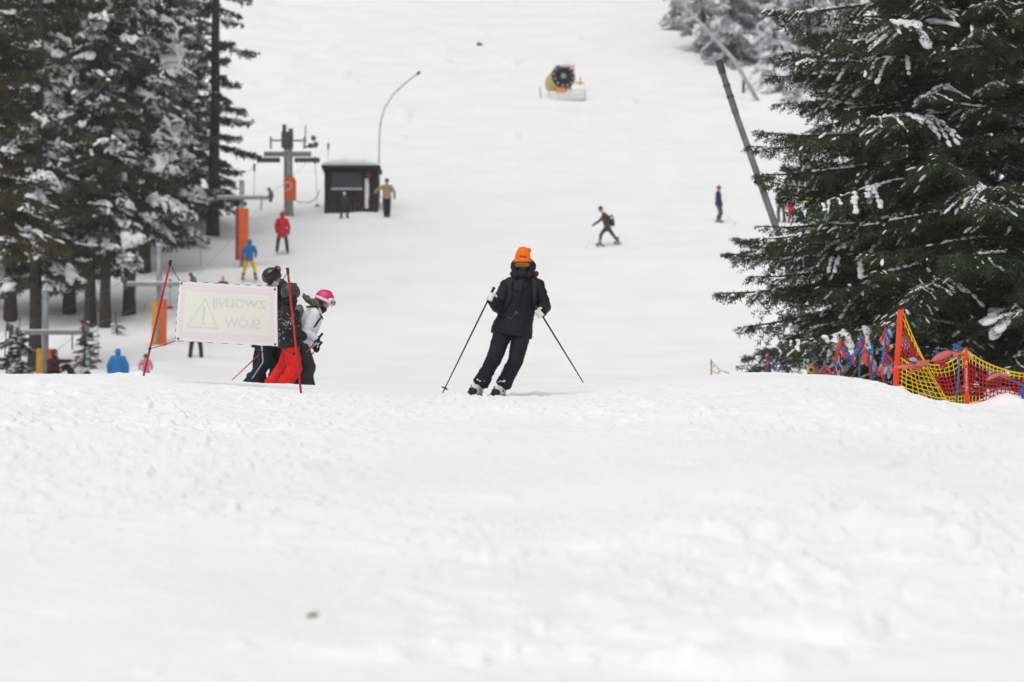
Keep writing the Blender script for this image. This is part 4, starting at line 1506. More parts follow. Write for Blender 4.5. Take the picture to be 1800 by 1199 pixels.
e, Jl, hf = side_person('skier in white jacket and pink helmet leaning forward on poles', (570, 528), (555, 543), (529, 606), ((542, 646), (536, 646)), ((531, 694), (540, 694)), (537, 583), (557, 597), (545, 585), (556, 613),
                        dict(base, jacket='white_jacket', trousers='charcoal_cloth', hem=.06, w=1.02, lips=True, up=(.25, 0, 1), arm_r=(.075, .062, .052), leg_r=(.118, .105, .10, .115)), face=(1, -.12, -.42), dy=-.2)
hd = Jl['head']; f, r, u, k = hf
helmet(e, hd, f, r, u, .98, 'helmet_pink')
goggles(e, hd + u * .008, f, r, u, 'lens_grey', 1.22, (.118, .138), .018, 'white')
q = MB()
nk = Jl['neck']
for i in range(60):
    a = rng.uniform(0, 2 * math.pi)
    rr_ = rng.uniform(.075, .12)
    q.capsule(nk + V3(-.03 + .09 * math.cos(a) * .9, rr_ * math.sin(a), .055 - .05 * math.cos(a)), .022, nk + V3(-.035 + .135 * math.cos(a), (rr_ + .04) * math.sin(a), .115 - .07 * math.cos(a) + rng.uniform(-.03, .03)), .010, 6)
q.skin('fur_trim', M['fur'], e, .012, 0, .012, 40)
q = MB(); q.ellipsoid(hd - u * .11 + f * .01, (.07, .075, .05), r, f, u); q.ellipsoid(hd - u * .14 - f * .01, (.075, .08, .045), r, f, u); q.skin('neck_warmer', M['black_cloth'], e, .012, 2, .004, 20)
q = MB()
bx = (Jl['neck'].lerp(Jl['pel'], .42)) + V3(-.20, 0, .06)
t_ = (Jl['neck'] - Jl['pel']).normalized()
q.ellipsoid(bx, (.10, .15, .22), V3(t_.z, 0, -t_.x), V3(0, 1, 0), t_)
q.skin('backpack', M['grey_pack'], e, .016, 2, .006, 12)
q = MB()
for s in (-1, 1):
    q.tube([Jl['neck'] + V3(-.12, s * .12, .02), Jl['neck'] + V3(.02, s * .145, .02), Jl['neck'] + V3(.085, s * .16, -.12), Jl['neck'].lerp(Jl['pel'], .5) + V3(.10, s * .15, 0), Jl['neck'].lerp(Jl['pel'], .7) + V3(-.05, s * .17, 0)], .013, 6)
q.build('backpack_strap', M['black_cloth'], e, True)
q = MB()
for s in 'RL':
    fo = (Jl['ha' + s] - Jl['el' + s]).normalized()
    q.cyl(Jl['ha' + s] - fo * .075, Jl['ha' + s] - fo * .05, .046, 14)
q.build('glove_cuff_band', M['white'], e, True)
ski_pole('red ski pole held nearer to us by the pink helmeted skier', G(563, 591, -.36), G(498, 668, -.45), 'pole_red', basket=False)
ski_pole('dark red ski pole held further away by the pink helmeted skier', G(562, 606, -.04), G(512, 668, .15), 'pole_red', basket=False)
ski_pole('red ski pole slanting down left from behind the banner', G(462, 617, -.1), G(408, 668, -.3), 'pole_red', basket=False, r=.008)
ski_pole('dark ski pole standing upright between navy and black trousers', G(462, 600, .1), G(462, 676, .1), 'pole_black', basket=False, r=.008)


# ---- the smaller figures on the slope
def stand(H, ang=math.pi, spread=.14, lean=0.0, bend=0.0, arms=((-.30, -.05, .56), (.30, -.05, .56))):
    """upright local joints; ang = facing, counter-clockwise from +x.  Returned in local metres"""
    k = H / 1.75
    f = V3(math.cos(ang), math.sin(ang), 0)
    r = f.cross(V3(0, 0, 1))
    J = {}

    def q(a, b, c):
        return r * (a * k) + f * (b * k) + V3(0, 0, c * k)
    J['head'] = q(0, .02 + lean, 1.62 - bend); J['neck'] = q(0, lean * .85, 1.46 - bend)
    J['pel'] = q(0, -.04 * bend * 5, .94 - bend)
    for s, g in (('L', -1), ('R', 1)):
        J['sh' + s] = q(g * .19, lean * .8, 1.40 - bend)
        J['hip' + s] = q(g * .10, 0, .88 - bend)
        J['kn' + s] = q(g * (.07 + spread * .55), .06 + bend * .8, .49 - bend * .4)
        J['an' + s] = q(g * (.02 + spread), 0, .11)
        a = arms[0 if g < 0 else 1]
        J['ha' + s] = q(a[0], a[1] + lean * .8, a[2] * 1.75 - bend) if True else None
        m = (J['sh' + s] + J['ha' + s]) / 2
        J['el' + s] = m + r * (g * .07 * k) - f * .05 * k
    return J, k


def figure(label, px, feet, H, ang, S, Y=None, over=None, head=None, group=None, **kw):
    g = hit(px, feet) if Y is None else on_ground(px, Y)
    J, k = stand(H, ang, **kw)
    if over:
        for n_, v in over.items():
            J[n_] = Vector(v) * 1.0
    W = {n_: g + v for n_, v in J.items()}
    S = dict(dict(gloves='black_cloth', k=k, boots=('rubber', 'steel_dark')), **S)
    fc = S.pop('face', None) or V3(math.cos(ang), math.sin(ang), -.08)
    e, Jl, hf = person(label, W, g, fc, S, .026 * max(.75, k))
    if head:
        kind, mt = head
        if kind == 'helmet':
            helmet(e, Jl['head'], *hf, mt)
        elif kind == 'beanie':
            beanie(e, Jl['head'], *hf, mt, .125, 0)
        elif kind == 'hair':
            f, r, u, kk = hf
            b = dome(Jl['head'] + u * .01 * kk - f * .01 * kk, f, r, u, (.086 * kk, .104 * kk, .11 * kk), -25, 45, bump=.05)
            b.build('hair', M[mt], e, True)
    return e, Jl, hf, g


AWAY, TOWARD, LEFT, RIGHT = R(90), R(-90), R(180), 0.0
e, Jl, hf, g = figure('person in red hooded jacket standing on skis below the tall pylon', 496, 444, 1.74, AWAY, dict(jacket='red_jacket', trousers='dark_jeans', hem=.30, hood=True, w=1.02), spread=.2, head=('beanie', 'navy_jacket'), arms=((-.24, .1, .50), (.26, .1, .46)))
e, Jl, hf, g = figure('person in blue hooded jacket and yellow trousers riding up beside the orange pad', 438, 492, 1.66, R(80), dict(jacket='blue_jacket', trousers='yellow_trousers', hem=.14, hood=True), spread=.26, lean=.05, arms=((-.30, .02, .52), (.20, .25, .58)))
q = MB(); q.ellipsoid(V3(.0, -.16, .80), (.12, .06, .07)); q.build('seat_patch', M['pad_red'], e, True)
figure('person with white cap in dark clothes in front of the hut wall', 605, 386, 1.24, R(-60), dict(jacket='charcoal_cloth', trousers='black_cloth', hem=.25, w=1.05), spread=.22, head=('beanie', 'white'), arms=((-.26, .15, .52), (.26, .2, .52)))
e, Jl, hf, g = figure('person in beige jacket standing right of the hut with one arm out', 680, 383, 1.78, TOWARD, dict(jacket='beige_jacket', trousers='navy_cloth', hem=.10, w=1.1, collar=False, gloves='black_cloth'), spread=.05, head=('beanie', 'black_cloth'),
                      over=None, arms=((-.34, .0, .50), (.56, .08, .62)))
# brown skier turning towards the left
s_ = hit(1068, 432).y / F
gB = hit(1068, 432)


def B(px, py, dy=0.0):
    return at(px, py, gB.y + dy) - gB


over = dict(head=B(1056, 368), neck=B(1061, 375), pel=B(1068, 400), shL=B(1062, 379, -.17), shR=B(1066, 379, .16), elL=B(1054, 388, -.22), haL=B(1042, 396, -.25), elR=B(1076, 388, .2), haR=B(1073, 395, .1),
            hipL=B(1064, 402, -.08), hipR=B(1070, 402, .08), knL=B(1056, 413, -.1), anL=B(1055, 427, -.1), knR=B(1077, 412, .1), anR=B(1086, 424, .12))
e, Jl, hf, g = figure('skier in brown jacket with backpack turning left in mid slope', 1068, 432, 1.70, R(200), dict(jacket='brown_jacket', trousers='dark_jeans', hem=.16, w=1.0, k=.97, boots=('steel', 'rubber'), leg_r=(.10, .075, .062, .066)), over=over, head=('beanie', 'black_cloth'))
q = MB(); q.ellipsoid(B(1075, 386, .05), (.12, .16, .22)); q.ellipsoid(B(1077, 393, .05), (.10, .12, .14)); q.skin('backpack', M['charcoal_cloth'], e, .03, 2)
q = MB(); q.ellipsoid(B(1075, 383, -.14), (.05, .03, .06)); q.build('bag_badge', M['white'], e, True)
for s, lab in (('L', 'dark ski under the front foot of the brown jacketed skier'), ('R', 'dark ski under the rear foot of the brown jacketed skier')):
    a_ = Jl['an' + s] + g
    ski(lab, (a_.x, a_.y, gz(a_.x, a_.y) - .06), (-.9, -.6, 0), 1.35, m='steel')
e, Jl, hf, g = figure('skier in navy jacket and teal jeans standing by the leaning lance', 1263, 391, 1.72, R(-20), dict(jacket='navy_jacket', trousers='teal_jeans', hem=.12, w=.92, boots=('steel', 'rubber')), head=('beanie', 'dark_red'), bend=.06, spread=.06, arms=((-.18, .12, .50), (.18, .16, .47)))
for s, lab in (('L', 'dark ski, farther one below the navy jacketed skier'), ('R', 'dark ski, nearer one below the navy jacketed skier')):
    a_ = Jl['an' + s] + g
    ski(lab, (a_.x, a_.y, gz(a_.x, a_.y) - .06), (1, -.15, 0), 1.5, m='steel')
ski_pole('thin pale ski pole of the navy jacketed skier', g + Jl['haR'] + V3(0, 0, .05), g + V3(.52, -.3, 0.03), 'frosted_pipe', basket=False, r=.008)

# people cut off by the crest on the left
e, Jl, hf, g = figure('person in blue hooded jacket seen from behind at the crest', 207, 0, 1.42, AWAY, dict(jacket='blue_jacket', trousers='black_cloth', hem=.16, hood=True, w=1.35, arm_r=(.10, .09, .08)), Y=102.5, arms=((-.33, .02, .50), (.33, .02, .50)))
e, Jl, hf, g = figure('child in pink jacket and dark helmet behind the left red pole', 256, 0, 1.08, AWAY, dict(jacket='pink_jacket', trousers='charcoal_cloth', hem=.12, w=1.1), Y=108, head=('helmet', 'helmet_charcoal'))
figure('skier with dark legs standing behind the banner', 344, 632, 1.72, AWAY, dict(jacket='charcoal_cloth', trousers='dark_jeans', hem=.12), spread=.18, head=('helmet', 'helmet_charcoal'))
figure('child with red and yellow cap peeping over the banner top', 392, 541, 1.22, AWAY, dict(jacket='dark_red', trousers='black_cloth', hem=.12), head=('beanie', 'yellow_trousers'))
# sitting pair
g = on_ground(96, 112.5)


def Q(px, py, dy=0.0):
    return at(px, py, 112.5 + dy)


zz = V3(0, 0, 0)
J = dict(head=Q(97, 622), neck=Q(95, 631), pel=Q(92, 656), shL=Q(86, 636, -.1), shR=Q(104, 635, .1), elL=Q(90, 648, -.28), haL=Q(107, 650, -.25), elR=Q(114, 635, .0), haR=Q(127, 634, -.05),
         hipL=Q(96, 656, -.1), hipR=Q(97, 655, .1), knL=Q(118, 643, -.15), anL=Q(124, 658, -.15), knR=Q(120, 644, .15), anR=Q(128, 658, .15))
person('person in maroon hooded jacket sitting on the snow beside the nearest lift tower', J, g, (.75, -.65, 0), dict(jacket='maroon', trousers='black_cloth', gloves='skin', hood=False, hem=.08, w=1.1, k=1.02), .026)
q = None
e = bpy.data.objects[[o_.name for o_ in COL.objects if o_.get('label', '').startswith('person in maroon')][0]]
hd = J['head'] - g
f, r, u = frame_of((.75, -.65, 0))
b = MB(); b.ellipsoid(hd - f * .035 + u * .02, (.125, .115, .15), r, f, u); b.ellipsoid(hd - u * .12, (.11, .11, .06), r, f, u); b.skin('hood', M['maroon'], e, .022, 2)
J2 = {n_: v + (at(140, 700, 112.5) - at(96, 700, 112.5)) for n_, v in J.items()}
g2 = on_ground(140, 112.5)
J2 = {n_: g2 + (v - (g + (at(140, 700, 112.5) - at(96, 700, 112.5)))) * .62 for n_, v in J2.items()}
e, Jl, hf = person('small child in white jacket and dark cap sitting beside the maroon jacket', J2, g2, (.3, -1, 0), dict(jacket='white', trousers='black_cloth', gloves='black_cloth', k=.66, hem=.05), .02)
beanie(e, Jl['head'], *hf, 'navy_jacket', .13, 0)

# group half hidden by the dark spruce
figure('person in pink hat and grey clothes just behind the leaning lance', 1374, 391, 1.62, R(-120), dict(jacket='grey_pack', trousers='charcoal_cloth', hem=.2), head=('beanie', 'dark_red'))
figure('child in red suit and green helmet behind the spruce boughs', 1390, 392, 1.08, R(-60), dict(jacket='red_jacket', trousers='red_jacket', hem=.1, w=1.15), head=('helmet', 'helmet_green'))
figure('person in lime trousers and dark jacket behind the spruce boughs', 1432, 398, 1.66, R(-100), dict(jacket='lime', trousers='lime', hem=.12), head=('helmet', 'helmet_white'))
figure('person in yellow jacket behind the spruce boughs, rightmost of the hidden group', 1421, 384, 1.45, R(-80), dict(jacket='yellow_trousers', trousers='navy_cloth', hem=.12), head=('beanie', 'yellow_trousers'))
e, Jl, hf, g = figure('person in orange red jacket at the right end of the hidden group', 1444, 386, 1.48, R(-80), dict(jacket='pad_orange', trousers='charcoal_cloth', hem=.12), head=('beanie', 'pad_orange'))

g = hit(625, 366)
b = MB()
for i in range(7):
    b.ellipsoid((rng.uniform(-.2, .2), rng.uniform(-.1, .1), rng.uniform(.05, .22)), (.13, .1, .09), n=9, m=6)
o = b.skin('bundle', M['lime'], None, .04, 2, .02, 6); o.location = g + V3(0, -.25, 0)
tag(o, 'small green bundle on the snow against the dark hut', 'bundle')


# ------------------------------------------------------------------ banner
def mat_film(name, col, see=0.14):
    m, nt, b = nodes_of(name)
    b.inputs['Base Color'].default_value = (*col, 1)
    b.inputs['Roughness'].default_value = .5
    tc = nt.nodes.new('ShaderNodeTexCoord')
    nz = nt.nodes.new('ShaderNodeTexNoise'); nz.inputs['Scale'].default_value = 5; nz.inputs['Detail'].default_value = 3
    nt.links.new(tc.outputs['Object'], nz.inputs['Vector'])
    bp = nt.nodes.new('ShaderNodeBump'); bp.inputs['Distance'].default_value = .01
    nt.links.new(nz.outputs['Fac'], bp.inputs['Height']); nt.links.new(bp.outputs[0], b.inputs['Normal'])
    tl = nt.nodes.new('ShaderNodeBsdfTranslucent'); tl.inputs['Color'].default_value = (*col, 1)
    m1 = nt.nodes.new('ShaderNodeMixShader'); m1.inputs[0].default_value = .3
    nt.links.new(b.outputs[0], m1.inputs[1]); nt.links.new(tl.outputs[0], m1.inputs[2])
    tp = nt.nodes.new('ShaderNodeBsdfTransparent')
    m2 = nt.nodes.new('ShaderNodeMixShader'); m2.inputs[0].default_value = see
    nt.links.new(m1.outputs[0], m2.inputs[1]); nt.links.new(tp.outputs[0], m2.inputs[2])
    nt.links.new(m2.outputs[0], nt.nodes['Material Output'].inputs['Surface'])
    return m


M['film_white'] = mat_film('banner_white', (.93, .93, .92))
M['film_pink'] = mat_film('banner_pink', (.92, .845, .85))
M['film_yellow'] = mat_film('banner_yellow', (.92, .92, .84))
M['film_print'] = mat('banner_print', (.66, .66, .655), .6, .05, 4)
BY = 40.9
TL, TR, BRr, BL = at(316, 494, BY + .1), at(487, 504, BY - .5), at(489, 609, BY - .5), at(308, 599, BY + .1)
bo = on_ground(398, BY)
ban = empty('warning_banner', bo, 'pale see through warning banner with mirrored ZWOLNIJ SLOW lettering strung between red poles', 'banner')


def bp_(u_, v_, d=0.0):
    """u from left to right, v from bottom to top"""
    p = (BL * (1 - u_) + BRr * u_) * (1 - v_) + (TL * (1 - u_) + TR * u_) * v_
    bul = .012 * math.sin(math.pi * u_) * math.sin(math.pi * v_) + .010 * math.sin(u_ * 7 + v_ * 3)
    nrm = (BRr - BL).cross(TL - BL).normalized()
    return p - bo + nrm * (d + bul)


def sheet(name, holes, m, d0, d1, n=24):
    """frame or panel between outer and inner uv rectangles"""
    b = MB()
    (a0, b0, a1, b1), inner = holes

    def panel(u0, v0, u1, v1):
        nu, nv = max(2, int((u1 - u0) * n)), max(2, int((v1 - v0) * n * .6))
        G0 = [[bp_(u0 + (u1 - u0) * i / nu, v0 + (v1 - v0) * j / nv, d0) for i in range(nu + 1)] for j in range(nv + 1)]
        G1 = [[bp_(u0 + (u1 - u0) * i / nu, v0 + (v1 - v0) * j / nv, d1) for i in range(nu + 1)] for j in range(nv + 1)]
        w = nu + 1
        vs = [p for row in G0 for p in row] + [p for row in G1 for p in row]
        N = w * (nv + 1)
        fs = []
        for j in range(nv):
            for i in range(nu):
                q_ = j * w + i
                fs.append((q_, q_ + 1, q_ + w + 1, q_ + w)); fs.append((N + q_, N + q_ + w, N + q_ + w + 1, N + q_ + 1))
        edge = [j * w for j in range(nv + 1)]
        b.add(vs, fs)
    if inner is None:
        panel(a0, b0, a1, b1)
    else:
        c0, d0_, c1, d1_ = inner
        panel(a0, b0, a1, d0_); panel(a0, d1_, a1, b1); panel(a0, d0_, c0, d1_); panel(c1, d0_, a1, d1_)
    return b.build(name, m, ban, True)


sheet('hem', ((0, 0, 1, 1), (.028, .045, .972, .955)), M['film_white'], 0, .001)
sheet('pink_border', ((.028, .045, .972, .955), (.072, .165, .928, .84)), M['film_pink'], 0, .001)
sheet('inner_line', ((.072, .165, .928, .84), (.084, .185, .916, .82)), M['film_white'], 0, .001)
sheet('yellow_panel', ((.084, .185, .916, .82), None), M['film_yellow'], 0, .001)
ux = (BRr - BL + TR - TL).normalized()
uy = (TL - BL)
uy = (uy - ux * uy.dot(ux)).normalized()
nb_ = ux.cross(uy)
if nb_.y > 0:
    nb_ = -nb_            # towards the camera
Wb = ((BRr - BL).length + (TR - TL).length) / 2
Hb = ((TL - BL).length + (TR - BRr).length) / 2


def uvof(x, y):
    return bp_(x, y, 0)


nsgn = 1 if ((BRr - BL).cross(TL - BL).normalized()).dot(nb_) > 0 else -1


def lettering(txt, u0, u1, v0, v1, mirror=True):
    cu = bpy.data.curves.new('letters', 'FONT')
    cu.body = txt
    cu.size = 1
    cu.extrude = .004
    cu.offset = .018
    tmp = bpy.data.objects.new('letters', cu)
    COL.objects.link(tmp)
    dg = bpy.context.evaluated_depsgraph_get()
    me = bpy.data.meshes.new_from_object(tmp.evaluated_get(dg))
    bpy.data.objects.remove(tmp)
    n = len(me.vertices)
    co = np.zeros(n * 3); me.vertices.foreach_get('co', co); co = co.reshape(-1, 3)
    mn, mx = co.min(0), co.max(0)
    t = (co - mn) / np.maximum(mx - mn, 1e-6)
    if mirror:
        t[:, 0] = 1 - t[:, 0]
    out = np.array([list(bp_(u0 + (u1 - u0) * a, v0 + (v1 - v0) * b_, nsgn * (.0035 if c > .5 else -.0015))) for a, b_, c in t])
    me.vertices.foreach_set('co', out.ravel())
    if mirror:
        me.flip_normals()
    me.update()
    me.materials.clear(); me.materials.append(M['film_print'])
    o_ = bpy.data.objects.new('lettering', me)
    COL.objects.link(o_); o_.parent = ban
    return o_


lettering('ZWOLNIJ', .355, .900, .565, .755)
lettering('SLOW', .475, .835, .275, .435)


def strip(pts, w, name='warning_triangle', close=False):
    b = MB()
    n = len(pts)
    for i in range(n if close else n - 1):
        a, c = pts[i], pts[(i + 1) % n]
        A = bp_(a[0], a[1], nsgn * .003); C_ = bp_(c[0], c[1], nsgn * .003)
        d = (C_ - A).normalized(); sd_ = d.cross(nb_).normalized()
        b.box((A + C_) / 2, ((C_ - A).length + w * .8, w, .0035), d, sd_)
    return b


b = strip([(.115, .245), (.415, .245), (.275, .72)], .017, close=True)
b.build('warning_triangle', M['film_print'], ban)
b = MB()
c0 = bp_(.268, .47, nsgn * .003)
b.loft([[c0 + ux * x + uy * y + nb_ * z for x, y in ((-.012, -.075), (.012, -.075), (.019, .085), (-.019, .085))] for z in (0, .003)])
c1 = bp_(.266, .315, nsgn * .003)
b.cyl(c1, c1 + nb_ * .004, .016, 16)
b.build('exclamation_mark', M['film_print'], ban)
b = MB()
for u_, v_ in ((.022, .962), (.978, .955), (.975, .03), (.03, .035)):
    c0 = bp_(u_, v_, 0)
    pts = [c0 + nb_ * .004 + (ux * math.cos(t) + uy * math.sin(t)) * .010 for t in [2 * math.pi * i / 14 for i in range(15)]]
    b.tube(pts, .004, 6)
    b.cyl(c0 - nb_ * .002, c0 + nb_ * .006, .008, 10)
b.build('eyelet', M['rubber'], ban)
b = MB()      # the stitching cord woven along the edge
for (a, c, n) in (((.0, 1.0), (1, 1.0), 9), ((0, 0), (1, 0), 7), ((0, 0), (0, 1), 8)):
    for i in range(n):
        t0, t1 = (i + .2) / n, (i + .62) / n
        A = bp_(a[0] + (c[0] - a[0]) * t0, a[1] + (c[1] - a[1]) * t0, nsgn * .003); C_ = bp_(a[0] + (c[0] - a[0]) * t1, a[1] + (c[1] - a[1]) * t1, nsgn * .003)
        b.cyl(A, C_, .003, 5)
b.build('edge_cord', M['cord'], ban)
pl_t, pl_b = at(299, 463, BY + .2), at(253, 658, BY + .4)
pr_t, pr_b = at(506, 478, BY - .6), at(529, 690, BY - 1.5)
knots = ((pl_t, TL), (at(263, 613, BY + .25), BL), (pr_t, TR), (at(517, 622, BY - .9), BRr))
for (A, C_) in knots:
    b = MB()
    mid = A.lerp(C_, .5) - V3(0, 0, .012)
    b.tube([A - bo, mid - bo, C_ - bo], .0045, 6)
    b.ellipsoid(A - bo, (.018, .018, .018), n=10, m=6)
    b.build('guy_cord', M['cord'], ban, True)
for A, B_, lab in ((pl_t, pl_b, 'slim red pole leaning at the left end of the banner'), (pr_t, pr_b, 'slim red pole leaning at the right end of the banner')):
    o_ = Vector((B_.x, B_.y, B_.z))
    e = empty('banner_pole', o_, lab, 'pole', 'red poles holding the banner')
    d = (A - B_)
    b = MB(); b.tube([d * -.12, d * .5, d], .0135, 10); b.build('shaft', M['pole_red'], e, True)
    b = MB(); b.cyl(d * .985, d * 1.03, .018, 10); b.build('cap', M['rubber'], e)


# ------------------------------------------------------------------ net fence, posts, flag strings on the right
NY = 43.0


def N(px, py, dy=0.0):
    return at(px, py, NY + dy)


def post(label, A, B_, w, m, flat=True):
    e = empty('fence_post', B_, label, 'post')
    d = A - B_
    b = MB()
    t = d.normalized()
    X = V3(1, 0, 0); X = (X - t * X.dot(t)).normalized()
    Yv = t.cross(X)
    rings = []
    for q_, k in ((-.12, 1), (0, 1), (.985, 1), (1.0, .8)):
        rings.append([B_ - B_ + d * q_ + X * (math.copysign(abs(math.cos(a))**.5, math.cos(a)) * w / 2 * k) + Yv * (math.copysign(abs(math.sin(a))**.5, math.sin(a)) * w * .38 * k) for a in [2 * math.pi * j / 20 for j in range(20)]])
    b.loft(rings)
    b.build('sleeve', M[m], e, True)
    b = MB(); b.cyl(d * .99, d * 1.02, w * .3, 10); b.build('cap', M['dark_red'], e)
    return e


p1 = post('tall orange red flat post leaning right at the left end of the net', N(1583, 545), N(1574, 688), .072, 'pole_orange')
p2 = post('orange red post with white lettering in the middle of the net', N(1697, 612), N(1700, 712), .050, 'pole_orange')
p3 = post('orange red post outside the right picture edge', N(1905, 615, .2), N(1908, 715, .2), .055, 'pole_orange')
# ring emblem and lettering on the second post
q = MB()
cc = N(1698.5, 638, -.03) - N(1700, 712)
q.tube([cc + V3(.015 * math.cos(a) * (1 - .12 * a / 6), 0, .024 * math.sin(a)) for a in [R(20 + 30 * j) for j in range(12)]], .0028, 6)
q.tube([cc + V3(.007 * math.cos(a), 0, .012 * math.sin(a)) for a in [R(40 * j) for j in range(9)]], .0022, 6)
q.build('ring_emblem', M['white'], p2, True)


def post_text(txt, parent, origin, height, length):
    cu = bpy.data.curves.new('letters', 'FONT'); cu.body = txt; cu.size = 1; cu.extrude = .002
    tmp = bpy.data.objects.new('letters', cu); COL.objects.link(tmp)
    dg = bpy.context.evaluated_depsgraph_get()
    me = bpy.data.meshes.new_from_object(tmp.evaluated_get(dg)); bpy.data.objects.remove(tmp)
    n = len(me.vertices); co = np.zeros(n * 3); me.vertices.foreach_get('co', co); co = co.reshape(-1, 3)
    mn, mx = co.min(0), co.max(0)
    t = (co - mn) / np.maximum(mx - mn, 1e-6)
    out = np.stack([(t[:, 1] - .5) * height, -(t[:, 2] - .5) * .004, -t[:, 0] * length], 1) + np.array(origin)
    me.vertices.foreach_set('co', out.ravel()); me.update(); me.materials.clear(); me.materials.append(M['white'])
    o_ = bpy.data.objects.new('lettering', me); COL.objects.link(o_); o_.parent = parent


post_text('march', p2, N(1699, 648, -.024) - N(1700, 712), .026, .27)


def curve_at(pts, t):
    x = t * (len(pts) - 1)
    i = min(int(x), len(pts) - 2)
    f_ = x - i
    p0 = pts[max(i - 1, 0)]; p1_ = pts[i]; p2_ = pts[i + 1]; p3_ = pts[min(i + 2, len(pts) - 1)]
    return tuple(0.5 * ((2 * p1_[k]) + (-p0[k] + p2_[k]) * f_ + (2 * p0[k] - 5 * p1_[k] + 4 * p2_[k] - p3_[k]) * f_**2 + (-p0[k] + 3 * p1_[k] - 3 * p2_[k] + p3_[k]) * f_**3) for k in range(3))


def net(e, top, bot, cols, rows, colours, r=.0068, org=V3(0, 0, 0)):
    """top / bot: lists of (px, py, dy); colours: one per row band"""
    by = {}

    def pt(i, j):
        t = i / cols
        a, c = curve_at(top, t), curve_at(bot, t)
        s = j / rows
        px = a[0] + (c[0] - a[0]) * s; py = a[1] + (c[1] - a[1]) * s
        dy = a[2] + (c[2] - a[2]) * s + .02 * math.sin(i * .6 + j * .3)
        jx = mnoise.noise(Vector((i * .7, j * .7, org.x))) * 2.2
        jy = mnoise.noise(Vector((i * .6 + 9, j * .6, org.x))) * 2.4
        ed = min(1, s * 4, (1 - s) * 4 + .2)
        return N(px + jx * ed, py + jy * ed, dy) - org
    for j in range(rows + 1):
        c = colours(min(j, rows - 1) if j < rows else rows - 1, 0.5)
        b = by.setdefault(c, MB())
        b.tube([pt(i, j) for i in range(cols + 1)], r * (1.5 if j in (0, rows) else 1), 4)
    for i in range(cols + 1):
        j = 0
        while j < rows:
            c = colours(j, i / cols)
            j2 = j
            while j2 < rows and colours(j2, i / cols) == c:
                j2 += 1
            by.setdefault(c, MB()).tube([pt(i, q_) for q_ in range(j, j2 + 1)], r * .95, 4)
            j = j2
    for c, b in by.items():
        b.build('yellow_band' if c == 'net_yellow' else 'red_mesh', M[c], e, False)


o1 = N(1578, 690)
ne = empty('safety_net', o1, 'yellow and red safety net sagging between the tall post and the lettered post', 'net', 'safety nets on orange posts')
net(ne, [(1587, 547, 0), (1600, 580, .03), (1612, 608, .05), (1626, 636, .05)], [(1580, 642, 0), (1592, 645, .02), (1605, 647, .03), (1622, 650, .04)], 7, 9, lambda j, t: 'net_yellow' if j < 2 else 'net_red', org=o1)
net(ne, [(1581, 628, 0), (1600, 640, -.03), (1616, 645, -.05), (1632, 648, -.06)], [(1577, 684, 0), (1605, 694, -.03), (1640, 705, -.05), (1668, 709, -.06)], 9, 7, lambda j, t: 'net_yellow', org=o1)
net(ne, [(1628, 640, .02), (1650, 642, .02), (1674, 634, .01), (1696, 616, 0)], [(1660, 706, -.04), (1672, 711, -.03), (1686, 713, -.02), (1700, 712, 0)], 9, 10, lambda j, t: 'net_yellow' if (j < 3 or j >= 8) else 'net_red', org=o1)
o2 = N(1800, 715)
ne = empty('safety_net', o2, 'yellow edged red safety net running off the right picture edge', 'net', 'safety nets on orange posts')
net(ne, [(1700, 617, 0), (1728, 635, .02), (1760, 648, .03), (1800, 657, .05), (1850, 652, .1), (1905, 622, .2)], [(1701, 713, 0), (1728, 712, .0), (1760, 708, -.02), (1800, 708, -.05), (1850, 712, .05), (1907, 712, .2)], 25, 10, lambda j, t: 'net_yellow' if (j < 2 or (j >= 8 and t < .2)) else 'net_red', org=o2)


def flag(parent, c, d, n_, L, w, m, curl=.3):
    """a leaf shaped strip of film hanging from a cord"""
    d = Vector(d).normalized(); n_ = Vector(n_)
    s_ = d.cross(n_).normalized(); n_ = s_.cross(d)
    b = MB()
    rings = []
    for i in range(8):
        t = i / 7
        ww = w * (.25 + 1.5 * math.sin(math.pi * min(1, .12 + t * .86)) * .5)
        if t > .95:
            ww *= .45
        p = Vector(c) + d * (t * L) + n_ * (curl * L * math.sin(t * 2.6) * .35)
        f_ = n_ * (ww * .35)
        rings.append([p - s_ * ww + f_, p - n_ * .0, p + s_ * ww + f_, p + s_ * ww + f_ + n_ * .0015, p + n_ * .002, p - s_ * ww + f_ + n_ * .0015])
    b.loft(rings)
    return b.build('flag', M[m], parent, True)


rf = random.Random(3)
# the big faded flags strung across the first net
o_ = N(1630, 650, -.15)
e = empty('flag_string', o_, 'string of large faded red flags strung across the net', 'bunting', 'strings of red and blue film flags')
pts = [(1560, 646), (1590, 643), (1615, 638), (1645, 632), (1672, 624), (1690, 622)]
b = MB(); b.tube([N(x, y, -.15) - o_ for x, y in pts], .004, 5); b.build('cord', M['flag_pale'], e, True)
for (x, y, dx, dz, L, w, m) in ((1576, 646, 1, -.06, .19, .028, 'flag_salmon'), (1596, 642, 1, -.25, .16, .05, 'flag_salmon'), (1634, 634, -1, -.65, .33, .034, 'flag_salmon'), (1604, 640, .7, -.1, .17, .045, 'flag_salmon'), (1674, 620, -1, -.42, .29, .052, 'flag_salmon'),
                                (1668, 630, -1, -.35, .20, .035, 'flag_salmon'), (1692, 622, -1, -.25, .13, .05, 'flag_salmon'), (1658, 636, -.2, -1, .10, .04, 'flag_red'), (1655, 624, -1, .42, .12, .022, 'flag_blue'), (1690, 614, -1, .45, .13, .035, 'flag_blue'), (1612, 634, -1, .1, .1, .03, 'flag_pale')):
    flag(e, N(x, y, -.17) - o_, (dx, -.1, dz), (0.1, -1, .5), L, w, m, .2)
o_ = N(1760, 660, -.12)
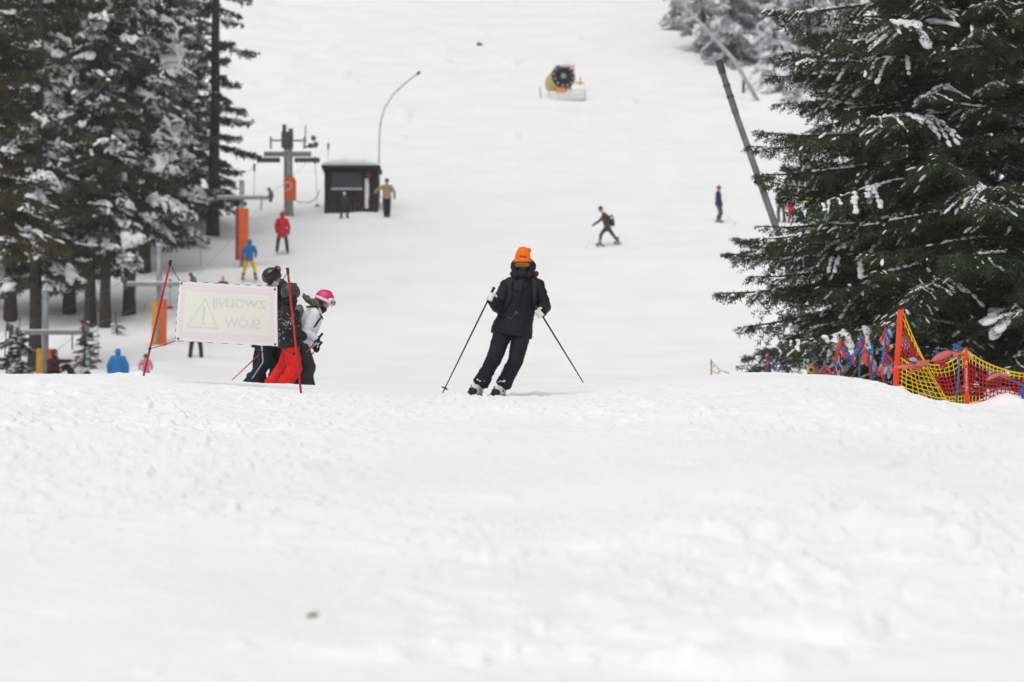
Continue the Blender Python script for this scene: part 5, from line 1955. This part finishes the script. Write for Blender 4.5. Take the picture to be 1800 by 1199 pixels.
e = empty('flag_string', o_, 'string with one faded red and one blue flag over the right net', 'bunting', 'strings of red and blue film flags')
b = MB(); b.tube([N(x, y, -.12) - o_ for x, y in ((1702, 622), (1720, 640), (1745, 655), (1760, 662), (1778, 668), (1805, 682))], .004, 5); b.build('cord', M['flag_pale'], e, True)
for (x, y, dx, dz, L, w, m) in ((1758, 657, -1, -.5, .20, .030, 'flag_salmon'), (1757, 658, 1, -.25, .13, .02, 'flag_salmon'), (1774, 668, 1, -.42, .22, .012, 'flag_blue'), (1797, 680, .1, -1, .17, .045, 'flag_blue'), (1742, 652, -.5, -1, .06, .02, 'flag_pale')):
    flag(e, N(x, y, -.14) - o_, (dx, -.1, dz), (0.1, -1, .5), L, w, m, .2)


def slalom_pole(label, x0, y0, x1, y1, Y, m, r=.013):
    A, B_ = at(x0, y0, Y), at(x1, y1, Y)
    e = empty('slalom_pole', B_, label, 'pole')
    d = A - B_
    b = MB(); b.tube([d * -.15, d * .5, d], r, 8); b.build('shaft', M[m], e, True)
    b = MB(); b.cyl(d * .985, d * 1.02, r * 1.4, 8); b.build('cap', M['dark_red'], e)


slalom_pole('thin blue pole leaning in front of the first net', 1687, 625, 1681, 713, 42.7, 'pole_blue')
slalom_pole('red pole wrapped in bunched flags left of the tall orange post', 1557, 572, 1553, 680, 45.5, 'pole_red')
slalom_pole('red pole behind the snow edge between flag poles', 1528, 622, 1530, 668, 46.5, 'pole_red')
slalom_pole('teal blue pole under the middle flag garland', 1513, 585, 1510, 672, 47.5, 'pole_blue')
slalom_pole('dark blue pole beside the bunched flag pole', 1533, 604, 1534, 672, 47.0, 'pole_blue')
slalom_pole('dark red pole carrying the left flag garland', 1476, 588, 1478, 675, 50, 'dark_red')
slalom_pole('dark teal pole with the lowest flags at snow edge', 1450, 632, 1449, 675, 53, 'pole_blue')
slalom_pole('red pole with small blue flags alone at the crest', 1350, 618, 1352, 668, 60, 'pole_red')


def garland(label, pts, Y, n, L=.15, w=.026, cols=('flag_red', 'flag_blue', 'flag_red', 'flag_pale')):
    o_ = at(pts[0][0], pts[0][1], Y)
    e = empty('flag_string', o_, label, 'bunting', 'strings of red and blue film flags')
    P_ = [at(x, y, Y) - o_ for x, y in pts]
    b = MB(); b.tube(P_, .006, 5); b.build('cord', M['flag_blue'], e, True)
    for i in range(n):
        t = (i + .5) / n * (len(P_) - 1)
        k = min(int(t), len(P_) - 2)
        c = P_[k].lerp(P_[k + 1], t - k)
        flag(e, c + V3(rf.uniform(-.02, .02), rf.uniform(-.05, .05), 0), (rf.uniform(-.7, .7), rf.uniform(-.5, .5), -1), (rf.uniform(-.6, .6), -1, rf.uniform(-.3, .3)), L * rf.uniform(.45, 1.25), w * rf.uniform(.25, .85), cols[i % len(cols)] if rf.random() < .7 else rf.choice(cols + ('flag_salmon',)), rf.uniform(.1, .9))


garland('flags bunched thickly along the pole left of the tall orange post', [(1560, 577), (1552, 590), (1562, 602), (1552, 615), (1560, 628), (1551, 638), (1562, 648)], 45.3, 44, .12, .03, ('flag_red', 'flag_pale', 'flag_red', 'flag_blue'))
garland('flag garland crossing from the bunched pole to the tall orange post', [(1553, 642), (1562, 648), (1572, 646)], 45.0, 8, .13, .04, ('flag_red', 'flag_salmon', 'flag_pale'))
garland('low tangle of red and pale flags beside the bunched pole', [(1528, 612), (1534, 632), (1540, 645), (1550, 648)], 46, 22, .14, .035, ('flag_pale', 'flag_red', 'flag_red', 'flag_blue'))
garland('V shaped flag garland hanging between the two middle poles', [(1477, 592), (1484, 608), (1492, 622), (1499, 626), (1506, 612), (1513, 588)], 48.5, 26, .15, .03)
garland('flag garland falling right from the teal blue pole', [(1513, 588), (1518, 605), (1524, 620), (1530, 626)], 47.5, 14, .20, .045, ('flag_red', 'flag_blue', 'flag_salmon'))
garland('flag garland falling left from the dark red pole', [(1476, 594), (1473, 612), (1472, 630), (1468, 648), (1470, 660)], 50, 20, .15, .03)
garland('lowest flags lying along the snow edge', [(1470, 660), (1462, 656), (1450, 640), (1444, 652), (1437, 662)], 53, 18, .15, .035, ('flag_red', 'flag_red', 'flag_blue'))
garland('small blue and red flags on the lone crest pole', [(1350, 620), (1353, 630), (1349, 640), (1344, 650), (1352, 652)], 60, 10, .13, .03, ('flag_blue', 'flag_red'))
garland('thin flag string sinking right from the lone crest pole', [(1352, 626), (1362, 638), (1378, 646), (1398, 655)], 60.5, 6, .10, .02, ('flag_blue', 'flag_pale'))

# far pole with slack net at the crest
A, B_ = at(1250, 632, 70), at(1251, 672, 70)
e = empty('slalom_pole', B_, 'thin brown pole with slack flags far out on the crest', 'pole')
b = MB(); b.tube([V3(0, 0, -.2), A - B_], .016, 8); b.build('shaft', M['beige_jacket'], e)
garland('slack blue flag string beside the thin brown pole', [(1251, 636), (1258, 643), (1266, 651), (1278, 654), (1286, 660)], 70, 7, .09, .02, ('flag_pale', 'flag_blue'))
b = MB()
ob = at(1251, 652, 70)
b.tube([at(x, y, 70) - ob for x, y in ((1251, 652), (1262, 657), (1272, 661), (1286, 663))], .012, 6)
o_ = b.build('yellow_rope', M['net_yellow'], None, True); o_.location = ob
tag(o_, 'sagging yellow rope tied to the thin brown pole', 'rope')
# yellow pad behind the snow edge under the spruce
g = on_ground(1425, 62)
e = empty('yellow_pad', g, 'small orange yellow pad with dark marks under the spruce at the snow edge', 'pad')
b = MB(); c = at(1425, 652, 62) - g
b.loft([[c + V3(math.copysign(abs(math.cos(t))**.6, math.cos(t)) * .065 * k, math.copysign(abs(math.sin(t))**.6, math.sin(t)) * .06 * k, z) for t in [2 * math.pi * j / 18 for j in range(18)]] for z, k in ((-.5, .9), (-.1, 1), (.08, 1), (.10, .8))])
b.build('cover', M['pad_yellow'], e, True)
b = MB(); b.ellipsoid(c + V3(.0, -.065, .02), (.03, .01, .03)); b.ellipsoid(c + V3(-.04, -.06, -.05), (.015, .01, .02)); b.build('dark_mark', M['rubber'], e, True)

# ------------------------------------------------------------------ mountain haze
HAZE = 0.0005
if HAZE:
    b = MB()
    b.box((0, 365, 82), (5400, 890, 182))
    hz = b.build('haze', None or M['snow'], None)
    m = bpy.data.materials.new('mountain_haze')
    m.use_nodes = True
    nt = m.node_tree
    nt.nodes.remove(nt.nodes['Principled BSDF'])
    pv = nt.nodes.new('ShaderNodeVolumePrincipled')
    pv.inputs['Color'].default_value = (.93, .94, .95, 1)
    pv.inputs['Density'].default_value = HAZE
    nt.links.new(pv.outputs[0], nt.nodes['Material Output'].inputs['Volume'])
    hz.data.materials.clear()
    hz.data.materials.append(m)
    tag(hz, kind='stuff')
